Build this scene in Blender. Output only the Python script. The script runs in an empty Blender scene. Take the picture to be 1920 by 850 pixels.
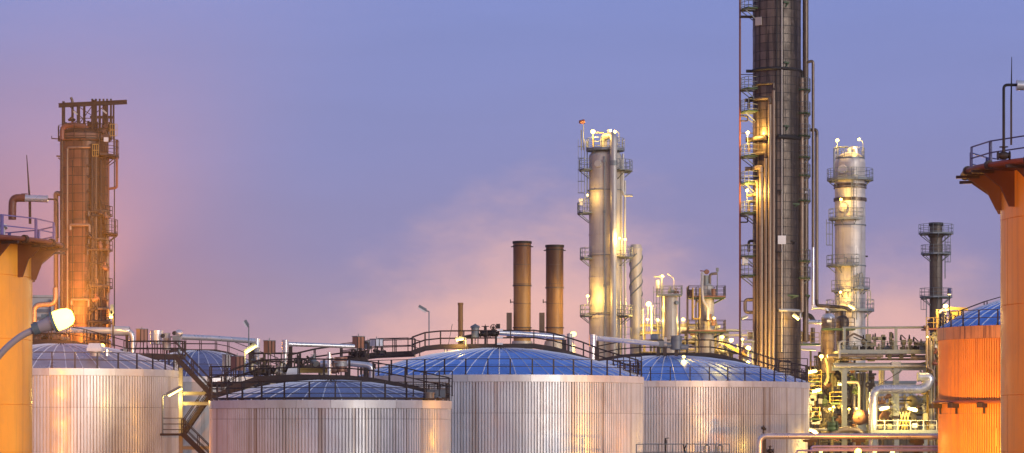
import bpy, math, random
from mathutils import Vector, Matrix

random.seed(7)
pi = math.pi
RAD = math.radians
scene = bpy.context.scene
col = scene.collection

# ------------------------------------------------------------------ camera
F, YH, CZ = 5000.0, 800.0, 11.0          # focal length and horizon in photo pixels, eye height in metres
cam_d = bpy.data.cameras.new('camera')
cam_d.sensor_width = 36
cam_d.lens = 36 * F / 1920
cam_d.shift_y = (YH - 425) / 1920
cam_d.clip_start = 0.5
cam_d.clip_end = 6000
cam = bpy.data.objects.new('camera', cam_d)
cam.location = (0, 0, CZ)
cam.rotation_euler = (RAD(90), 0, 0)
col.objects.link(cam)
scene.camera = cam

# ------------------------------------------------------------------ sky, sun, exposure
world = bpy.data.worlds.new('World')
scene.world = world
world.use_nodes = True
nt = world.node_tree
nt.nodes.clear()
N = nt.nodes.new
out = N('ShaderNodeOutputWorld')
sky = N('ShaderNodeTexSky')
sky.sky_type = 'NISHITA'
sky.sun_disc = False
SUN_AZ, SUN_EL = 142.0, 9.0               # low behind the camera, to its right
sky.sun_elevation = RAD(3.0)
sky.sun_rotation = RAD(SUN_AZ)
bg1 = N('ShaderNodeBackground')
bg1.inputs[1].default_value = 0.03
nt.links.new(sky.outputs[0], bg1.inputs[0])
tc = N('ShaderNodeTexCoord')
sep = N('ShaderNodeSeparateXYZ')
nt.links.new(tc.outputs['Generated'], sep.inputs[0])
ramp = N('ShaderNodeValToRGB')
el = ramp.color_ramp.elements
stops = [(0.0, (0.56, 0.36, 0.46)), (0.03, (0.44, 0.325, 0.50)), (0.065, (0.275, 0.25, 0.55)),
         (0.10, (0.235, 0.245, 0.59)), (0.16, (0.215, 0.265, 0.68)), (0.32, (0.17, 0.26, 0.60)), (0.6, (0.13, 0.20, 0.46)), (1.0, (0.09, 0.14, 0.36))]
el[0].position, el[0].color = stops[0][0], (*stops[0][1], 1)
el[1].position, el[1].color = stops[-1][0], (*stops[-1][1], 1)
for p, c in stops[1:-1]:
    e = el.new(p)
    e.color = (*c, 1)
nt.links.new(sep.outputs[2], ramp.inputs[0])
# rosy evening cloud: two banks over the plant and a loose broken bank all round the horizon
def wmath(op, a, b=None, c=None):
    n_ = N('ShaderNodeMath')
    n_.operation = op
    for i, v in enumerate((a, b, c)):
        if v is None:
            continue
        if isinstance(v, (int, float)):
            n_.inputs[i].default_value = v
        else:
            nt.links.new(v, n_.inputs[i])
    return n_.outputs[0]


def wnoise(scale, det=4.0, rough=.5, rot=0.0):
    mp_ = N('ShaderNodeMapping')
    mp_.inputs['Scale'].default_value = scale
    mp_.inputs['Rotation'].default_value = (0, RAD(rot), 0)
    nt.links.new(tc.outputs['Generated'], mp_.inputs[0])
    z_ = N('ShaderNodeTexNoise')
    z_.inputs['Scale'].default_value = 1.0
    z_.inputs['Detail'].default_value = det
    z_.inputs['Roughness'].default_value = rough
    nt.links.new(mp_.outputs[0], z_.inputs[0])
    return z_.outputs[0]


def wsmooth(v, a, b):
    r_ = N('ShaderNodeMapRange')
    r_.interpolation_type = 'SMOOTHSTEP'
    r_.inputs['From Min'].default_value = a
    r_.inputs['From Max'].default_value = b
    nt.links.new(v, r_.inputs[0])
    return r_.outputs[0]


wob = wnoise((14, 14, 30), 6.0, .62, -35)
cloud = None
for cx_, cz_, rx_, rz_, tilt_, amt_ in ((-.004, .030, .078, .046, 24, 1.0), (.142, .034, .040, .032, 15, .85), (-.075, .012, .12, .030, 8, .55)):
    dx_ = wmath('SUBTRACT', sep.outputs[0], cx_)
    dz_ = wmath('SUBTRACT', sep.outputs[2], cz_)
    ct, st = math.cos(RAD(tilt_)), math.sin(RAD(tilt_))
    u_ = wmath('ADD', wmath('MULTIPLY', dx_, ct / rx_), wmath('MULTIPLY', dz_, st / rx_))
    v_ = wmath('ADD', wmath('MULTIPLY', dx_, -st / rz_), wmath('MULTIPLY', dz_, ct / rz_))
    q_ = wmath('SQRT', wmath('ADD', wmath('MULTIPLY', u_, u_), wmath('MULTIPLY', v_, v_)))
    q_ = wmath('ADD', q_, wmath('MULTIPLY', wmath('SUBTRACT', wob, .5), 1.3))
    k_ = wmath('MULTIPLY', wsmooth(q_, 1.25, .15), amt_)
    k_ = wmath('MULTIPLY', k_, wsmooth(sep.outputs[1], 0.0, .2))
    cloud = k_ if cloud is None else wmath('MAXIMUM', cloud, k_)
bank = wmath('MULTIPLY', wsmooth(wnoise((5, 5, 16), 4.0), .5, .75), wsmooth(sep.outputs[2], .06, .01))
cloud = wmath('MAXIMUM', cloud, wmath('MULTIPLY', bank, .5))
mixc = N('ShaderNodeMixRGB')
mixc.inputs[2].default_value = (1.0, 0.56, 0.54, 1)
nt.links.new(cloud, mixc.inputs[0])
veil = N('ShaderNodeVectorMath')                    # faint high cloud: uneven brightness
veil.operation = 'SCALE'
nt.links.new(ramp.outputs[0], veil.inputs[0])
nt.links.new(wmath('MULTIPLY_ADD', wnoise((3.5, 3.5, 24), 5.0, .6, -12), .26, .87), veil.inputs['Scale'])
nt.links.new(veil.outputs[0], mixc.inputs[1])
# street lamp's glow painted into the sky colour: rosy towards the left
az = N('ShaderNodeMapRange')
az.interpolation_type = 'SMOOTHSTEP'
az.inputs['From Min'].default_value = -0.055
az.inputs['From Max'].default_value = -0.22
nt.links.new(sep.outputs[0], az.inputs[0])
lowg = N('ShaderNodeMapRange')
lowg.interpolation_type = 'SMOOTHSTEP'
lowg.inputs['From Min'].default_value = 0.17
lowg.inputs['From Max'].default_value = 0.03
nt.links.new(sep.outputs[2], lowg.inputs[0])
mul2 = N('ShaderNodeMath')
mul2.operation = 'MULTIPLY'
nt.links.new(az.outputs[0], mul2.inputs[0])
nt.links.new(lowg.outputs[0], mul2.inputs[1])
mix2 = N('ShaderNodeMixRGB')
mix2.inputs[2].default_value = (0.60, 0.22, 0.28, 1)
nt.links.new(mul2.outputs[0], mix2.inputs[0])
nt.links.new(mixc.outputs[0], mix2.inputs[1])
bg2 = N('ShaderNodeBackground')
bg2.inputs[1].default_value = 0.815
nt.links.new(mix2.outputs[0], bg2.inputs[0])
add = N('ShaderNodeAddShader')
nt.links.new(bg1.outputs[0], add.inputs[0])
nt.links.new(bg2.outputs[0], add.inputs[1])
nt.links.new(add.outputs[0], out.inputs[0])

sun_d = bpy.data.lights.new('sun', 'SUN')
sun_d.energy = 1.7
sun_d.angle = RAD(30)
sun_d.color = (1.0, 0.97, 0.93)
sun = bpy.data.objects.new('sun', sun_d)
sd = Vector((math.sin(RAD(SUN_AZ)) * math.cos(RAD(SUN_EL)), math.cos(RAD(SUN_AZ)) * math.cos(RAD(SUN_EL)), math.sin(RAD(SUN_EL))))
sun.rotation_euler = sd.to_track_quat('Z', 'Y').to_euler()
sun.location = sd * 300
col.objects.link(sun)

vs = scene.view_settings
vs.view_transform = 'Standard'
vs.look = 'None'
vs.exposure = 0.0
vs.gamma = 1.0
vs.use_curve_mapping = False
scene.cycles.max_bounces = 6
scene.cycles.sample_clamp_indirect = 4.0


# ------------------------------------------------------------------ helpers
def W(px, py, D):
    """a point seen at photo pixel (px, py), D metres in front of the camera plane"""
    return Vector(((px - 960) / F * D, D, CZ + (YH - py) / F * D))


def M(px, D):
    return px / F * D


def rounded(pts, br, seg=5):
    pts = [Vector(p) for p in pts]
    if br <= 0 or len(pts) < 3:
        return pts
    o = [pts[0]]
    for i in range(1, len(pts) - 1):
        a, b, c = pts[i - 1], pts[i], pts[i + 1]
        u, v = (a - b), (c - b)
        k = min(br, u.length * .49, v.length * .49)
        p, q = b + u.normalized() * k, b + v.normalized() * k
        for s in range(seg + 1):
            t = s / seg
            o.append(p * (1 - t) ** 2 + b * 2 * t * (1 - t) + q * t * t)
    o.append(pts[-1])
    return o


class MB:
    def __init__(s):
        s.v, s.f = [], []

    def quad(s, *ps):
        n = len(s.v)
        s.v += [Vector(p) for p in ps]
        s.f.append(tuple(range(n, n + len(ps))))
        return s

    def box(s, c, size, rz=0.0):
        c = Vector(c)
        hx, hy, hz = size[0] / 2, size[1] / 2, size[2] / 2
        ca, sa = math.cos(rz), math.sin(rz)
        n = len(s.v)
        for z in (-hz, hz):
            for x, y in ((-hx, -hy), (hx, -hy), (hx, hy), (-hx, hy)):
                s.v.append(c + Vector((x * ca - y * sa, x * sa + y * ca, z)))
        s.f += [tuple(n + i for i in q) for q in ((3, 2, 1, 0), (4, 5, 6, 7), (0, 1, 5, 4), (1, 2, 6, 5), (2, 3, 7, 6), (3, 0, 4, 7))]
        return s

    def beam(s, p, q, w, h):
        p, q = Vector(p), Vector(q)
        d = (q - p).normalized()
        up = Vector((0, 0, 1)) if abs(d.z) < .95 else Vector((0, 1, 0))
        x = d.cross(up).normalized() * (w / 2)
        y = x.cross(d).normalized() * (h / 2)
        n = len(s.v)
        for b in (p, q):
            s.v += [b - x - y, b + x - y, b + x + y, b - x + y]
        s.f += [tuple(n + i for i in k) for k in ((3, 2, 1, 0), (4, 5, 6, 7), (0, 1, 5, 4), (1, 2, 6, 5), (2, 3, 7, 6), (3, 0, 4, 7))]
        return s

    def ibeam(s, p, q, w, h):
        p, q = Vector(p), Vector(q)
        d = (q - p).normalized()
        up = Vector((0, 0, 1)) if abs(d.z) < .95 else Vector((0, 1, 0))
        x = d.cross(up).normalized()
        y = x.cross(d).normalized()
        t = h * .14
        s.beam(p, q, w * .2, h - 2 * t)
        s.beam(p + y * (h / 2 - t / 2), q + y * (h / 2 - t / 2), w, t)
        s.beam(p - y * (h / 2 - t / 2), q - y * (h / 2 - t / 2), w, t)
        return s

    def sweep(s, pts, r, n=8, caps=True):
        pts = [Vector(p) for p in pts]
        m = len(pts)
        rs = r if isinstance(r, (list, tuple)) else [r] * m
        base = len(s.v)
        prev = None
        for i, p in enumerate(pts):
            if i == 0:
                d = pts[1] - p
            elif i == m - 1:
                d = p - pts[i - 1]
            else:
                d = (pts[i + 1] - p).normalized() + (p - pts[i - 1]).normalized()
            d.normalize()
            if prev is None:
                a = Vector((0, 0, 1)) if abs(d.z) < .9 else Vector((1, 0, 0))
                x = d.cross(a).normalized()
            else:
                x = (prev - d * prev.dot(d)).normalized()
            prev = x
            y = d.cross(x)
            for k in range(n):
                t = 2 * pi * k / n
                s.v.append(p + (x * math.cos(t) + y * math.sin(t)) * rs[i])
        for i in range(m - 1):
            for k in range(n):
                a, b = base + i * n + k, base + i * n + (k + 1) % n
                s.f.append((a, b, b + n, a + n))
        if caps:
            s.f.append(tuple(base + k for k in reversed(range(n))))
            s.f.append(tuple(base + (m - 1) * n + k for k in range(n)))
        return s

    def tube(s, p, q, r, n=8, r2=None):
        return s.sweep([p, q], [r, r if r2 is None else r2], n)

    def pipe(s, pts, r, br=None, n=10, seg=5):
        return s.sweep(rounded(pts, br if br is not None else r * 2.4, seg), r, n)

    def lathe(s, prof, c=(0, 0, 0), n=24, a0=0.0, a1=2 * pi, axis=None):
        c = Vector(c)
        full = abs(a1 - a0 - 2 * pi) < 1e-6
        k = n if full else n + 1
        base = len(s.v)
        q = None if axis is None else Vector(axis).normalized().to_track_quat('Z', 'Y')
        for r, z in prof:
            for i in range(k):
                t = a0 + (a1 - a0) * i / n
                v = Vector((r * math.cos(t), r * math.sin(t), z))
                s.v.append(c + (v if q is None else q @ v))
        for j in range(len(prof) - 1):
            for i in range(n):
                a = base + j * k + i
                b = base + j * k + (i + 1) % k
                s.f.append((a, b, b + k, a + k))
        return s

    def ring(s, c, rad, r, n=64, m=4, a0=0.0, a1=2 * pi):
        """thin round rail bent to a horizontal circle or arc"""
        pr = [(rad + r * math.cos(2 * pi * i / m + pi / 4), r * math.sin(2 * pi * i / m + pi / 4)) for i in range(m + 1)]
        return s.lathe(pr, c, n, a0, a1)

    def slab_arc(s, c, r0, r1, z0, z1, a0, a1, n):
        """closed slab between two radii over an arc"""
        c = Vector(c)
        base = len(s.v)
        for i in range(n + 1):
            t = a0 + (a1 - a0) * i / n
            u = Vector((math.cos(t), math.sin(t), 0))
            s.v += [c + u * r0 + Vector((0, 0, z0)), c + u * r1 + Vector((0, 0, z0)), c + u * r1 + Vector((0, 0, z1)), c + u * r0 + Vector((0, 0, z1))]
        for i in range(n):
            a = base + 4 * i
            for k in range(4):
                b = (k + 1) % 4
                s.f.append((a + k, a + 4 + k, a + 4 + b, a + b))
        s.f.append((base, base + 1, base + 2, base + 3))
        e = base + 4 * n
        s.f.append((e + 3, e + 2, e + 1, e))
        return s

    def mesh(s, name, mat, origin=(0, 0, 0), smooth=True):
        o = Vector(origin)
        me = bpy.data.meshes.new(name)
        me.from_pydata([tuple(v - o) for v in s.v], [], s.f)
        me.validate()
        me.materials.append(mat)
        if smooth:
            me.polygons.foreach_set('use_smooth', [True] * len(me.polygons))
            me.set_sharp_from_angle(angle=RAD(32))
        me.update()
        return me

    def build(s, name, mat, parent=None, smooth=True, kind=None, label=None):
        o = Vector((0, 0, 0))
        p = parent
        while p is not None:
            o = o + p.location
            p = p.parent
        ob = bpy.data.objects.new(name, s.mesh(name, mat, o, smooth))
        ob.parent = parent
        if kind:
            ob['kind'] = kind
        if label:
            ob['label'] = label
        col.objects.link(ob)
        return ob


def put(name, me, parent, loc=(0, 0, 0), rz=0.0, rot=None, scale=None):
    """another piece that shares mesh data; loc is relative to the parent"""
    ob = bpy.data.objects.new(name, me)
    ob.parent = parent
    ob.location = loc
    if rot is not None:
        ob.rotation_euler = rot
    else:
        ob.rotation_euler = (0, 0, rz)
    if scale is not None:
        ob.scale = scale
    col.objects.link(ob)
    return ob


def thing(name, label, cat, loc, group=None):
    o = bpy.data.objects.new(name, None)
    o.empty_display_size = .3
    o.location = loc
    o['label'] = label
    o['category'] = cat
    if group:
        o['group'] = group
    col.objects.link(o)
    return o


def tag(o, label, cat, group=None):
    o['label'] = label
    o['category'] = cat
    if group:
        o['group'] = group
    return o


# ------------------------------------------------------------------ materials
def material(name, base, rough=.5, metal=0.0, var=.12, rnd=.10, streak=None, samt=.5, sscale=(2.2, 2.2, .10), nscale=.7,
             bump=0.0, rust=None, spec=.5, dark=None, spots=None, spotamt=.5):
    m = bpy.data.materials.new(name)
    m.use_nodes = True
    t = m.node_tree
    b = t.nodes['Principled BSDF']
    L = t.links.new
    n = t.nodes.new
    b.inputs['Roughness'].default_value = rough
    b.inputs['Metallic'].default_value = metal
    b.inputs['Specular IOR Level'].default_value = spec
    g = n('ShaderNodeNewGeometry')
    cur = n('ShaderNodeRGB')
    cur.outputs[0].default_value = (*base, 1)
    cur = cur.outputs[0]

    def noise(scale, sc=1.0, det=4.0, rg=.6):
        mpn = n('ShaderNodeMapping')
        mpn.inputs['Scale'].default_value = scale
        L(g.outputs['Position'], mpn.inputs[0])
        z = n('ShaderNodeTexNoise')
        z.inputs['Scale'].default_value = sc
        z.inputs['Detail'].default_value = det
        z.inputs['Roughness'].default_value = rg
        L(mpn.outputs[0], z.inputs[0])
        return z.outputs[0]

    def remap(x, a, c, lo=0.0, hi=1.0):
        q = n('ShaderNodeMapRange')
        q.interpolation_type = 'SMOOTHSTEP'
        q.inputs['From Min'].default_value = a
        q.inputs['From Max'].default_value = c
        q.inputs['To Min'].default_value = lo
        q.inputs['To Max'].default_value = hi
        L(x, q.inputs[0])
        return q.outputs[0]

    nv = noise((1, 1, 1), nscale)
    k = remap(nv, .3, .7, 1 - var, 1 + var)
    if rnd:
        oi = n('ShaderNodeObjectInfo')
        q = n('ShaderNodeMapRange')
        q.inputs['To Min'].default_value = 1 - rnd
        q.inputs['To Max'].default_value = 1 + rnd
        L(oi.outputs['Random'], q.inputs[0])
        mm = n('ShaderNodeMath')
        mm.operation = 'MULTIPLY'
        L(k, mm.inputs[0])
        L(q.outputs[0], mm.inputs[1])
        k = mm.outputs[0]
    vm = n('ShaderNodeVectorMath')
    vm.operation = 'SCALE'
    L(cur, vm.inputs[0])
    L(k, vm.inputs['Scale'])
    cur = vm.outputs[0]

    def mix(fac, c2, cur):
        x = n('ShaderNodeMixRGB')
        L(fac, x.inputs[0])
        L(cur, x.inputs[1])
        x.inputs[2].default_value = (*c2, 1)
        return x.outputs[0]

    if streak is not None:
        cur = mix(remap(noise(sscale, 1.0, 5.0, .65), .48, .72, 0, samt), streak, cur)
    if dark is not None:                      # broad soot patches: (colour, amount, scale)
        cur = mix(remap(noise(dark[2], 1.0, 3.0, .6), .46, .58, 0, dark[1]), dark[0], cur)
    if spots is not None:
        cur = mix(remap(noise((1, 1, .6), 2.3, 6.0, .7), .52, .70, 0, spotamt), spots, cur)
    if rust is not None:                      # (colour, z from, z to): corrosion that eats down from the top
        sx = n('ShaderNodeSeparateXYZ')
        L(g.outputs['Position'], sx.inputs[0])
        ad = n('ShaderNodeMath')
        ad.operation = 'MULTIPLY_ADD'
        L(noise((1.6, 1.6, .16), 1.0, 5.0, .7), ad.inputs[0])
        ad.inputs[1].default_value = (rust[2] - rust[1]) * 1.6
        L(sx.outputs[2], ad.inputs[2])
        cur = mix(remap(ad.outputs[0], rust[1] + (rust[2] - rust[1]) * .8, rust[2] + (rust[2] - rust[1]) * .8, 0, .92), rust[0], cur)
    L(cur, b.inputs['Base Color'])
    rr = remap(nv, .3, .7, max(.05, rough - .08), min(1, rough + .10))
    L(rr, b.inputs['Roughness'])
    if bump:
        bp = n('ShaderNodeBump')
        bp.inputs['Strength'].default_value = bump
        bp.inputs['Distance'].default_value = .03
        L(noise((1, 1, 1), 1.8, 3.0), bp.inputs['Height'])
        L(bp.outputs[0], b.inputs['Normal'])
    return m


def glow(name, colr, strength):
    m = bpy.data.materials.new(name)
    m.use_nodes = True
    t = m.node_tree
    b = t.nodes['Principled BSDF']
    b.inputs['Base Color'].default_value = (*colr, 1)
    b.inputs['Emission Color'].default_value = (*colr, 1)
    b.inputs['Emission Strength'].default_value = strength
    return m


MT = dict(
    clad=material('clad_aluminium', (.80, .785, .77), .38, .30, .05, .07, streak=(.40, .28, .18), samt=.78, sscale=(2.4, 2.4, .030)),
    clad_dark=material('clad_joint', (.20, .17, .15), .6, .2),
    band=material('rim_band_metal', (.76, .72, .68), .38, .35, .07, .05, streak=(.50, .38, .28), samt=.4, sscale=(1.4, 1.4, .2)),
    clad_old=material('weathered_cladding', (.50, .46, .40), .5, .25, .15, .15, streak=(.25, .2, .15), samt=.5),
    clad_salmon=material('orange_cladding', (.74, .285, .06), .42, .05, .08, .06, streak=(.30, .12, .07), samt=.5),
    band_salmon=material('salmon_rust_band', (.50, .23, .12), .5, .1, .15, .05, streak=(.10, .04, .03), samt=.95, sscale=(3, 3, .1)),
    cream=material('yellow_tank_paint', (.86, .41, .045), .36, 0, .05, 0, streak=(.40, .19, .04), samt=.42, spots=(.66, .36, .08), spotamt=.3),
    cream_joint=material('cream_weld', (.46, .25, .05), .5),
    roof=material('blue_roof_sheet', (.21, .44, .95), .32, .58, .09, .10, streak=(.16, .27, .52), samt=.45, sscale=(.9, .9, .9)),
    roof_dull=material('slate_roof_sheet', (.30, .29, .42), .30, .60, .06, .14),
    roof_pale=material('pale_roof_sheet', (.56, .49, .50), .32, .45, .07, .12, streak=(.40, .32, .30), samt=.4, sscale=(.8, .8, .8)),
    backdrop=material('dark_backdrop_sheet', (.105, .078, .045), .6, .2, .2, .2, streak=(.05, .035, .022), samt=.6),
    stack2=material('sooty_stack', (.40, .215, .07), .5, .1, .10, .04, streak=(.22, .11, .05), samt=.5, sscale=(1.8, 1.8, .12), rust=((.060, .024, .012), 23, 30)),
    roof_joint=material('roof_joint', (.10, .14, .26), .5, .3),
    rib=material('roof_seam_strip', (.86, .86, .88), .35, .2, .03, .03),
    steel=material('brown_painted_steel', (.038, .024, .020), .55, .1, .25, .12, spots=(.085, .040, .026)),
    steel2=material('grey_painted_steel', (.20, .22, .23), .5, .25, .15, .1, spots=(.16, .12, .08), spotamt=.35),
    blue=material('blue_rail_paint', (.05, .055, .17), .45, 0, .12),
    lilac=material('lilac_rail_paint', (.16, .13, .32), .45, 0, .12),
    red=material('red_oxide_paint', (.20, .060, .035), .5, 0, .2, .1, spots=(.14, .05, .03)),
    ochre_brown=material('brown_gallery_paint', (.125, .050, .020), .5, 0, .15),
    silver=material('aluminium_jacket', (.76, .74, .73), .30, .60, .06, .08, streak=(.45, .38, .3), samt=.3, sscale=(1, 1, 1)),
    silver_dull=material('dull_jacket', (.50, .48, .45), .48, .4, .1, .08, streak=(.35, .28, .2), samt=.35, sscale=(1.2, 1.2, .5)),
    brown=material('brown_stained_jacket', (.170, .122, .086), .42, .45, .16, .26, streak=(.022, .014, .011), samt=.92, sscale=(2.6, 2.6, .09), spots=(.30, .225, .165), spotamt=.3, dark=((.026, .018, .014), .68, (.62, .62, .012))),
    brown_pipe=material('tan_jacket', (.30, .22, .155), .48, .35, .12, .08, streak=(.10, .065, .04), samt=.6, sscale=(2, 2, .15)),
    rusty=material('orange_lit_jacket', (.190, .085, .045), .45, .4, .16, .24, streak=(.030, .013, .008), samt=.92, sscale=(2.6, 2.6, .09), spots=(.34, .18, .10), spotamt=.3, dark=((.028, .012, .008), .8, (.9, .9, .02))),  # brown jacket with the orange lamplight put into its base colour
    black=material('sooty_steel', (.022, .017, .016), .6, .2, .2),
    pale=material('pale_jacket', (.56, .51, .44), .50, .20, .06, .07, streak=(.36, .30, .24), samt=.45, sscale=(2.2, 2.2, .12)),
    pale2=material('white_jacket', (.60, .55, .50), .46, .25, .07, .10, streak=(.33, .27, .22), samt=.55, sscale=(2.2, 2.2, .12)),
    stack=material('rusty_stack', (.46, .25, .075), .5, .1, .08, .04, streak=(.34, .20, .09), samt=.45, sscale=(1.8, 1.8, .12), rust=((.135, .052, .022), 24, 31)),
    dark_stack=material('dark_stack', (.12, .085, .06), .55, .2, .2, .1, streak=(.2, .17, .13), samt=.5),
    galv=material('galvanised_frame', (.31, .32, .28), .45, .3, .10, .08, spots=(.25, .2, .13), spotamt=.4),
    green=material('green_deck_paint', (.055, .095, .040), .5, 0, .2, spots=(.12, .08, .05)),
    olive=material('olive_machine_paint', (.27, .235, .14), .5, .1, .15, .12),
    yellow=material('yellow_safety_paint', (.42, .27, .055), .45, 0, .1),
    white=material('white_enamel', (.76, .74, .72), .4, .05, .06, .05, streak=(.5, .42, .34), samt=.35),
    lilac_pipe=material('lilac_pipe_paint', (.30, .28, .50), .35, .2, .1),
    arm_paint=material('lamp_arm_paint', (.58, .42, .38), .4, .2, .08),
    drum=material('rust_drum', (.20, .10, .065), .5, .15, .15, .1, spots=(.32, .16, .09)),
    orange_box=material('copper_cabinet', (.34, .17, .11), .4, .4, .1, .1),
    ground=material('gravel_ground', (.14, .115, .09), .95, 0, .3, 0, nscale=.25, bump=.4),
    far=material('far_facade', (.50, .46, .42), .7, 0, .05, .05),
    sodium=glow('sodium_glow', (1.0, .62, .075), 11.0),
    warm=glow('warm_glow', (1.0, .74, .20), 4.2),
    coolw=glow('tube_glow', (1.0, .78, .24), 3.8),
)

# ------------------------------------------------------------------ ground
g = MB().quad((-900, -150, 0), (900, -150, 0), (900, 1500, 0), (-900, 1500, 0)).build('ground', MT['ground'], None, False)
g['kind'] = 'structure'

# ------------------------------------------------------------------ shared component builders
_posts = {}


def post_mesh(h, w, mat):
    key = (round(h, 2), w, mat.name)
    if key not in _posts:
        b = MB().box((0, 0, h / 2), (w, w, h)).box((0, 0, .02), (w * 2, w * 2, .04))
        _posts[key] = b.mesh('post', mat, smooth=False)
    return _posts[key]


def ring_railing(T, rad, z, mat, h=1.12, npost=40, w=.085, levels=(1.0, .52), a0=0.0, a1=2 * pi, toe=True, rr=.034):
    """guard rail round a tank rim: a part, its posts sub-parts"""
    c = T.location + Vector((0, 0, z))
    b = MB()
    nseg = max(12, int(96 * (a1 - a0) / (2 * pi)))
    for l in levels:
        b.ring(c + Vector((0, 0, h * l)), rad, rr, nseg, 4, a0, a1)
    if toe:
        b.slab_arc(c, rad - .02, rad + .02, .03, .17, a0, a1 - 1e-4, nseg)
    ra = b.build('railing', mat, T)
    pm = post_mesh(h, w, mat)
    full = abs(a1 - a0 - 2 * pi) < 1e-6
    for i in range(npost if full else npost + 1):
        t = a0 + (a1 - a0) * i / npost
        put('post', pm, ra, (rad * math.cos(t), rad * math.sin(t), z), t)
    return ra


def line_railing(T, pts, mat, h=1.1, sp=1.5, w=.07, levels=(1.0, .5), rr=.032, ends=True, name='railing'):
    """guard rail along a polyline of deck points (world)"""
    pts = [Vector(p) for p in pts]
    b = MB()
    for l in levels:
        b.sweep([p + Vector((0, 0, h * l)) for p in pts], rr, 5)
    ra = b.build(name, mat, T)
    pm = post_mesh(h, w, mat)
    base = T.location
    for i in range(len(pts) - 1):
        L = (pts[i + 1] - pts[i]).length
        k = max(1, round(L / sp))
        for j in range(k + (1 if i == len(pts) - 2 else 0)):
            p = pts[i].lerp(pts[i + 1], j / k)
            put('post', pm, ra, p - base)
    return ra


def walkway(T, prof, D, width, mat, thick=.22, h=1.1, sp=1.5, legs=None, legmat=None, y0=None, both=True):
    """stepped or arched catwalk running left to right; prof = photo pixels of the deck top"""
    yc = D if y0 is None else y0
    P = [W(x, y, D) for x, y in prof]
    b = MB()
    for p, q in zip(P[:-1], P[1:]):
        a, c = p.copy(), q.copy()
        a.z -= thick / 2
        c.z -= thick / 2
        a.y = c.y = yc
        b.beam(a, c, width, thick)
    b.build('deck', mat, T)
    s = MB()
    for sg in (-1, 1):
        for p, q in zip(P[:-1], P[1:]):
            a, c = p.copy(), q.copy()
            a.z -= .08
            c.z -= .08
            a.y = c.y = yc + sg * (width / 2 + .045)
            s.beam(a, c, .08, .34)
    s.build('stringer', mat, T)
    for sg in ((-1, 1) if both else (-1,)):
        line_railing(T, [Vector((p.x, yc + sg * width / 2, p.z)) for p in P], mat, h, sp)
    if legs:
        for x, ya, yb in legs:
            for sg in (-1, 1):
                a, c = W(x, ya, D), W(x, yb, D)
                a.y = c.y = yc + sg * width * .4
                MB().tube(a, c, .07, 8).build('support', legmat or MT['silver_dull'], T)


def stair(T, top, bot, width, mat, ydir=(0, 1, 0), n=None, rails=True, h=1.0):
    """open stair with stringers and treads; the going runs from bot to top"""
    top, bot = Vector(top), Vector(bot)
    yd = Vector(ydir)
    s = MB()
    for sg in (-.5, .5):
        s.beam(bot + yd * width * sg, top + yd * width * sg, .07, .28)
    s.build('stringer', mat, T)
    n = n or max(3, int(abs(top.z - bot.z) / .24))
    d = top - bot
    me = MB().box((0, 0, 0), (.30 if abs(yd.y) > .5 else width, width if abs(yd.y) > .5 else .30, .05)).mesh('tread', mat, smooth=False)
    for i in range(1, n):
        put('tread', me, T, bot + d * (i / n) - T.location)
    if rails:
        for sg in (-.5, .5):
            line_railing(T, [bot + yd * width * sg, top + yd * width * sg], mat, h, 1.6, .06)


def platform(T, c, z, r0, r1, a0, a1, mat, rmat=None, h=1.1, thick=.14, brackets=3, n=None, name='platform', ends=True, under=None, w=.055):
    """gallery round a column: deck with knee brackets and guard rail (angles in degrees, -90 faces the camera)"""
    rmat = rmat or mat
    A0, A1 = RAD(a0), RAD(a1)
    n = n or max(4, int((a1 - a0) / 22))
    c = Vector((c[0], c[1], z))
    b = MB().slab_arc(c, r0, r1, -thick, 0, A0, A1, n)
    pl = b.build(name, under or mat, T, False)
    r = MB()
    for l in (1.0, .55, .12):
        m = [c + Vector((math.cos(A0 + (A1 - A0) * i / n) * (r1 - .04), math.sin(A0 + (A1 - A0) * i / n) * (r1 - .04), h * l)) for i in range(n + 1)]
        if ends:
            m = [c + Vector((math.cos(A0) * (r0 + .1), math.sin(A0) * (r0 + .1), h * l))] + m + [c + Vector((math.cos(A1) * (r0 + .1), math.sin(A1) * (r0 + .1), h * l))]
        r.sweep(m, .028, 4)
    for i in range(n + 1):
        t = A0 + (A1 - A0) * i / n
        p = c + Vector((math.cos(t) * (r1 - .04), math.sin(t) * (r1 - .04), 0))
        r.box(p + Vector((0, 0, h / 2)), (w, w, h), t)
    r.build('railing', rmat, pl, False)
    for i in range(brackets):
        t = A0 + (A1 - A0) * (i + .5) / brackets
        u = Vector((math.cos(t), math.sin(t), 0))
        k = MB().beam(c + u * (r1 - .1) + Vector((0, 0, -thick - .05)), c + u * (r0 + .02) + Vector((0, 0, -thick - (r1 - r0) * .75)), .07, .09)
        k.beam(c + u * r0 + Vector((0, 0, -thick - .06)), c + u * (r1 - .05) + Vector((0, 0, -thick - .06)), .07, .1)
        k.build('bracket', mat, pl, False)
    return pl


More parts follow.
